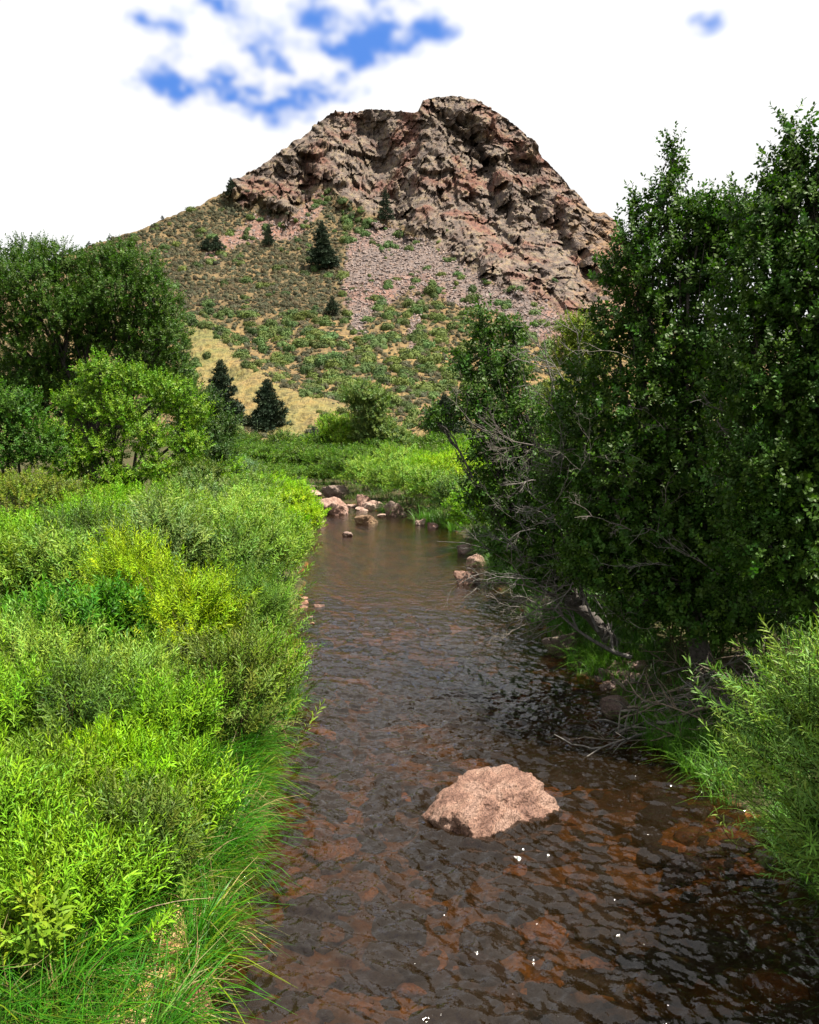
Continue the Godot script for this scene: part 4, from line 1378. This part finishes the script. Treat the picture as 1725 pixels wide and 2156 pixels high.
func make_right_trees() -> void:
	var dark := Color(0.043, 0.096, 0.011)
	var g := "trees on the right bank"
	var wood := Color(0.10, 0.09, 0.08)
	var lean := tree("leaning_alder", "dark tree leaning left over the creek with bare grey twigs", on_bank(1345, 13.9), 0.13, [
		lobe(1020, 690, 15.5, 0.30, 0.40), lobe(1080, 705, 15.5, 0.25, 0.3), lobe(985, 770, 15.5, 0.34, 0.26), lobe(1060, 780, 15.3, 0.45, 0.42), lobe(1000, 855, 15.2, 0.5, 0.36), lobe(915, 880, 15.2, 0.26, 0.18), lobe(1090, 880, 15, 0.55, 0.45), lobe(1040, 960, 15, 0.5, 0.45), lobe(1130, 980, 14.8, 0.55, 0.5), lobe(1005, 1040, 14.8, 0.3, 0.3), lobe(1080, 1070, 14.6, 0.5, 0.45), lobe(1160, 1110, 14.2, 0.5, 0.45), lobe(1190, 1210, 14, 0.5, 0.3), lobe(1190, 880, 13.9, 0.36, 0.4), lobe(1180, 1010, 13.7, 0.42, 0.42), lobe(1120, 1180, 13.9, 0.45, 0.3), lobe(1060, 1150, 14.2, 0.35, 0.25)],
		"broad", dark, 70.0, 0.88, wood, g, 0.3)
	tree("main_alder", "largest dark leafy tree on the right bank with pointed top shoots", on_bank(1490, 12.4), 0.17, [
		lobe(1418, 335, 13.3, 0.16, 0.42), lobe(1395, 425, 13.2, 0.30, 0.36), lobe(1332, 440, 13.4, 0.11, 0.24), lobe(1345, 505, 13.2, 0.36, 0.40), lobe(1450, 480, 13, 0.45, 0.45), lobe(1485, 440, 12.9, 0.32, 0.30), lobe(1545, 455, 12.7, 0.36, 0.32), lobe(1515, 490, 12.8, 0.42, 0.36), lobe(1560, 500, 12.6, 0.42, 0.40), lobe(1300, 570, 13.3, 0.36, 0.30), lobe(1400, 590, 13, 0.65, 0.55), lobe(1500, 560, 13, 0.55, 0.55), lobe(1300, 690, 13.2, 0.42, 0.45), lobe(1420, 720, 12.8, 0.75, 0.65), lobe(1245, 800, 13.4, 0.38, 0.45), lobe(1350, 850, 12.8, 0.75, 0.65), lobe(1500, 760, 12.8, 0.75, 0.75), lobe(1220, 930, 13.2, 0.45, 0.55), lobe(1330, 1000, 12.6, 0.75, 0.65), lobe(1470, 950, 12.5, 0.75, 0.75), lobe(1250, 1090, 12.8, 0.5, 0.5), lobe(1390, 1120, 12.3, 0.75, 0.55), lobe(1520, 1110, 12.2, 0.75, 0.65), lobe(1300, 1200, 12.4, 0.5, 0.35), lobe(1440, 1230, 12, 0.6, 0.35), lobe(1240, 1170, 12.6, 0.45, 0.35), lobe(1350, 1275, 12.0, 0.5, 0.28), lobe(1480, 1300, 11.6, 0.55, 0.28), lobe(1580, 1290, 11.4, 0.55, 0.35)],
		"broad", dark, 74.0, 0.88, wood, g, 0.4)
	tree("edge_alder", "tall dark tree at the right edge of the view", on_bank(1815, 10.8), 0.18, [
		lobe(1660, 285, 11.4, 0.12, 0.35), lobe(1650, 370, 11.3, 0.28, 0.35), lobe(1722, 330, 11.2, 0.35, 0.43), lobe(1600, 455, 11.4, 0.35, 0.43), lobe(1690, 470, 11.2, 0.62, 0.62), lobe(1600, 620, 11.2, 0.62, 0.62), lobe(1720, 640, 11.0, 0.71, 0.71), lobe(1620, 800, 11.0, 0.71, 0.71), lobe(1740, 850, 10.8, 0.81, 0.81), lobe(1620, 980, 10.8, 0.71, 0.62), lobe(1720, 1060, 10.6, 0.81, 0.71), lobe(1620, 1150, 10.6, 0.67, 0.48), lobe(1730, 1210, 10.4, 0.67, 0.48), lobe(1830, 700, 10.8, 0.85, 0.85), lobe(1850, 1000, 10.6, 0.85, 0.85), lobe(1820, 420, 11.2, 0.71, 0.81)],
		"broad", dark, 74.0, 0.88, wood, g, 0.4)
	# the tree beside the bridge that shades the near right water
	tree("bridge_alder", "alder beside the bridge shading the near right water", Vector3(6.6, 0.4, -4.4), 0.17, [[Vector3(5.0, 6.0, -4.6), Vector3(1.2, 0.9, 1.2)], [Vector3(5.4, 6.6, -5.6), Vector3(0.8, 0.8, 0.8)], [Vector3(6.2, 5.2, -3.6), Vector3(1.2, 1.0, 1.2)], [Vector3(4.6, 6.3, -3.4), Vector3(1.0, 0.8, 1.0)], [Vector3(6.6, 7.0, -4.6), Vector3(1.2, 1.0, 1.2)]], "broad", dark, 50.0, 1.1, wood, g, 0.4)
	# bare grey twigs through the leaning tree and under the crowns
	rng.seed = 99
	var grey_wood := Color(0.19, 0.172, 0.152)
	for k in 76:
		var low := k < 52
		var px := rng.randf_range(1010, 1260) if low else rng.randf_range(1120, 1700)
		var py := rng.randf_range(930, 1330) if low else rng.randf_range(700, 1380)
		var a := survey(px + 70, py, rng.randf_range(12.5, 13.7) if px < 1250 else rng.randf_range(11.0, 12.2))
		var dir := Vector3(rng.randf_range(-1.0, 0.15), rng.randf_range(-0.25, 0.55), rng.randf_range(-0.2, 0.6)).normalized()
		var b := Geo.new()
		bare_branch(b, a - lean.position, dir, rng.randf_range(0.45, 1.1), rng.randf_range(0.006, 0.011), 3 if low else 2, vary(grey_wood, 0.25, 0.05))
		put("bare_branch", b.mesh(), M.bark, lean)
	# the long low twig over the calm water, and the pale dead crown in the gap
	for q in [[1130, 1195, 14.2, 920, 1140, 14.0, 0.012], [1200, 1260, 13.6, 1010, 1205, 13.2, 0.018], [1240, 1290, 13.4, 1020, 1260, 12.8, 0.015], [1180, 860, 14.2, 1130, 700, 14.6, 0.016], [1220, 880, 14.0, 1150, 740, 14.4, 0.016], [1230, 860, 13.8, 1190, 640, 14.2, 0.014], [1330, 1385, 13.2, 1160, 1275, 13.6, 0.035], [1260, 1330, 13.4, 1195, 1180, 13.9, 0.025]]:
		var a := survey(q[0], q[1], q[2]) - lean.position
		var e := survey(q[3], q[4], q[5]) - lean.position
		var b := Geo.new()
		bare_branch(b, a, (e - a).normalized(), a.distance_to(e), q[6], 2, vary(grey_wood, 0.2, 0.05))
		put("bare_branch", b.mesh(), M.bark, lean)
	# leafy bushes under and behind the crowns
	for q in [[1240, 16.5, 2.2, 1.1], [1330, 15.5, 2.4, 1.2], [1430, 14.5, 2.4, 1.2], [1540, 13.8, 2.4, 1.2], [1640, 13.0, 2.4, 1.2], [1740, 12.5, 2.4, 1.2], [1180, 19.0, 2.2, 1.2], [1120, 22.0, 2.0, 1.1], [1290, 19.5, 3.0, 1.5], [1420, 18.5, 3.2, 1.6], [1560, 17.5, 3.4, 1.6], [1700, 16.5, 3.4, 1.6], [1100, 26.0, 2.4, 1.3], [1230, 26.0, 3.2, 1.8], [1380, 26.0, 4.0, 2.2], [1550, 25.0, 4.5, 2.2], [1720, 24.0, 4.5, 2.2]]:
		shrub("bank_shrub", "leafy bush growing behind the right bank trees", on_bank(q[0], q[1]), q[2], q[3], "broad", Color(0.048, 0.105, 0.012), int(330 * q[3]), "bushes behind the right bank trees", Vector3.ZERO, 0.5, 1.0 + 0.02 * q[1], 3)
	# near willow at the lower right
	var foot := Vector3(3.9, 0.25, -6.9)
	shrub("near_willow", "large bright willow leaning in from the right edge over the dark water", foot, 1.65, 1.05, "willow", Color(0.15, 0.25, 0.05), 1300, "", Vector3(-0.25, 0.15, 0), 0.55, 1.0, 10)
	shrub("near_willow", "low willow spray hanging over the water under the large right willow", Vector3(3.55, 0.2, -6.3), 0.95, 0.55, "willow", Color(0.15, 0.25, 0.05), 340, "", Vector3(-0.3, 0.2, 0), 0.3, 1.0, 5)
	# brush pile and pole on the right shore
	var heap := thing("brush_pile", "pile of grey dead branches and flood debris on the right shore", "brush pile", level(1480, 1470, 0.2))
	rng.seed = 61
	for k in 80:
		var a := survey(rng.randf_range(1320, 1640), rng.randf_range(1390, 1545), rng.randf_range(10.6, 12.4))
		a.y = ground_at(a.x, a.z) + rng.randf_range(0.03, 0.32)
		var dir := Vector3(rng.randf_range(-1, 1), rng.randf_range(-0.08, 0.22), rng.randf_range(-0.35, 0.35)).normalized()
		var b := Geo.new()
		bare_branch(b, a - heap.position - dir * 0.3, dir, rng.randf_range(0.4, 1.1), rng.randf_range(0.008, 0.03), 1, vary(Color(0.20, 0.17, 0.14), 0.35, 0.1))
		put("branch", b.mesh(), M.bark, heap)
	var pa := level(1312, 1500, 0.02)
	var pb := survey(1480, 1432, 11.9)
	var pole := Geo.new()
	pole.tube(bent(Vector3.ZERO, pb - pa, Vector3(0, 0.03, 0), 6, 0.01), taper(6, 0.026, 0.02), 7, Color(0.30, 0.25, 0.17))
	var po := put("fallen_pole", pole.mesh(), M.bark)
	po.position = pa
	tag(po, "long bare fallen pole slanting from the brush pile to the water", "pole")

func _ready() -> void:
	wob.frequency = 0.01
	wob.fractal_octaves = 3
	rng.seed = 7
	make_camera_and_light()
	make_materials()
	make_ground()
	make_mountain()
	rng.seed = 11
	make_rock_meshes()
	make_rocks()
	make_bed_stones()
	dress_mountain()
	make_twigs()
	make_far_plants()
	make_left_trees()
	make_right_trees()
	make_left_bank()
	scatter_grass()
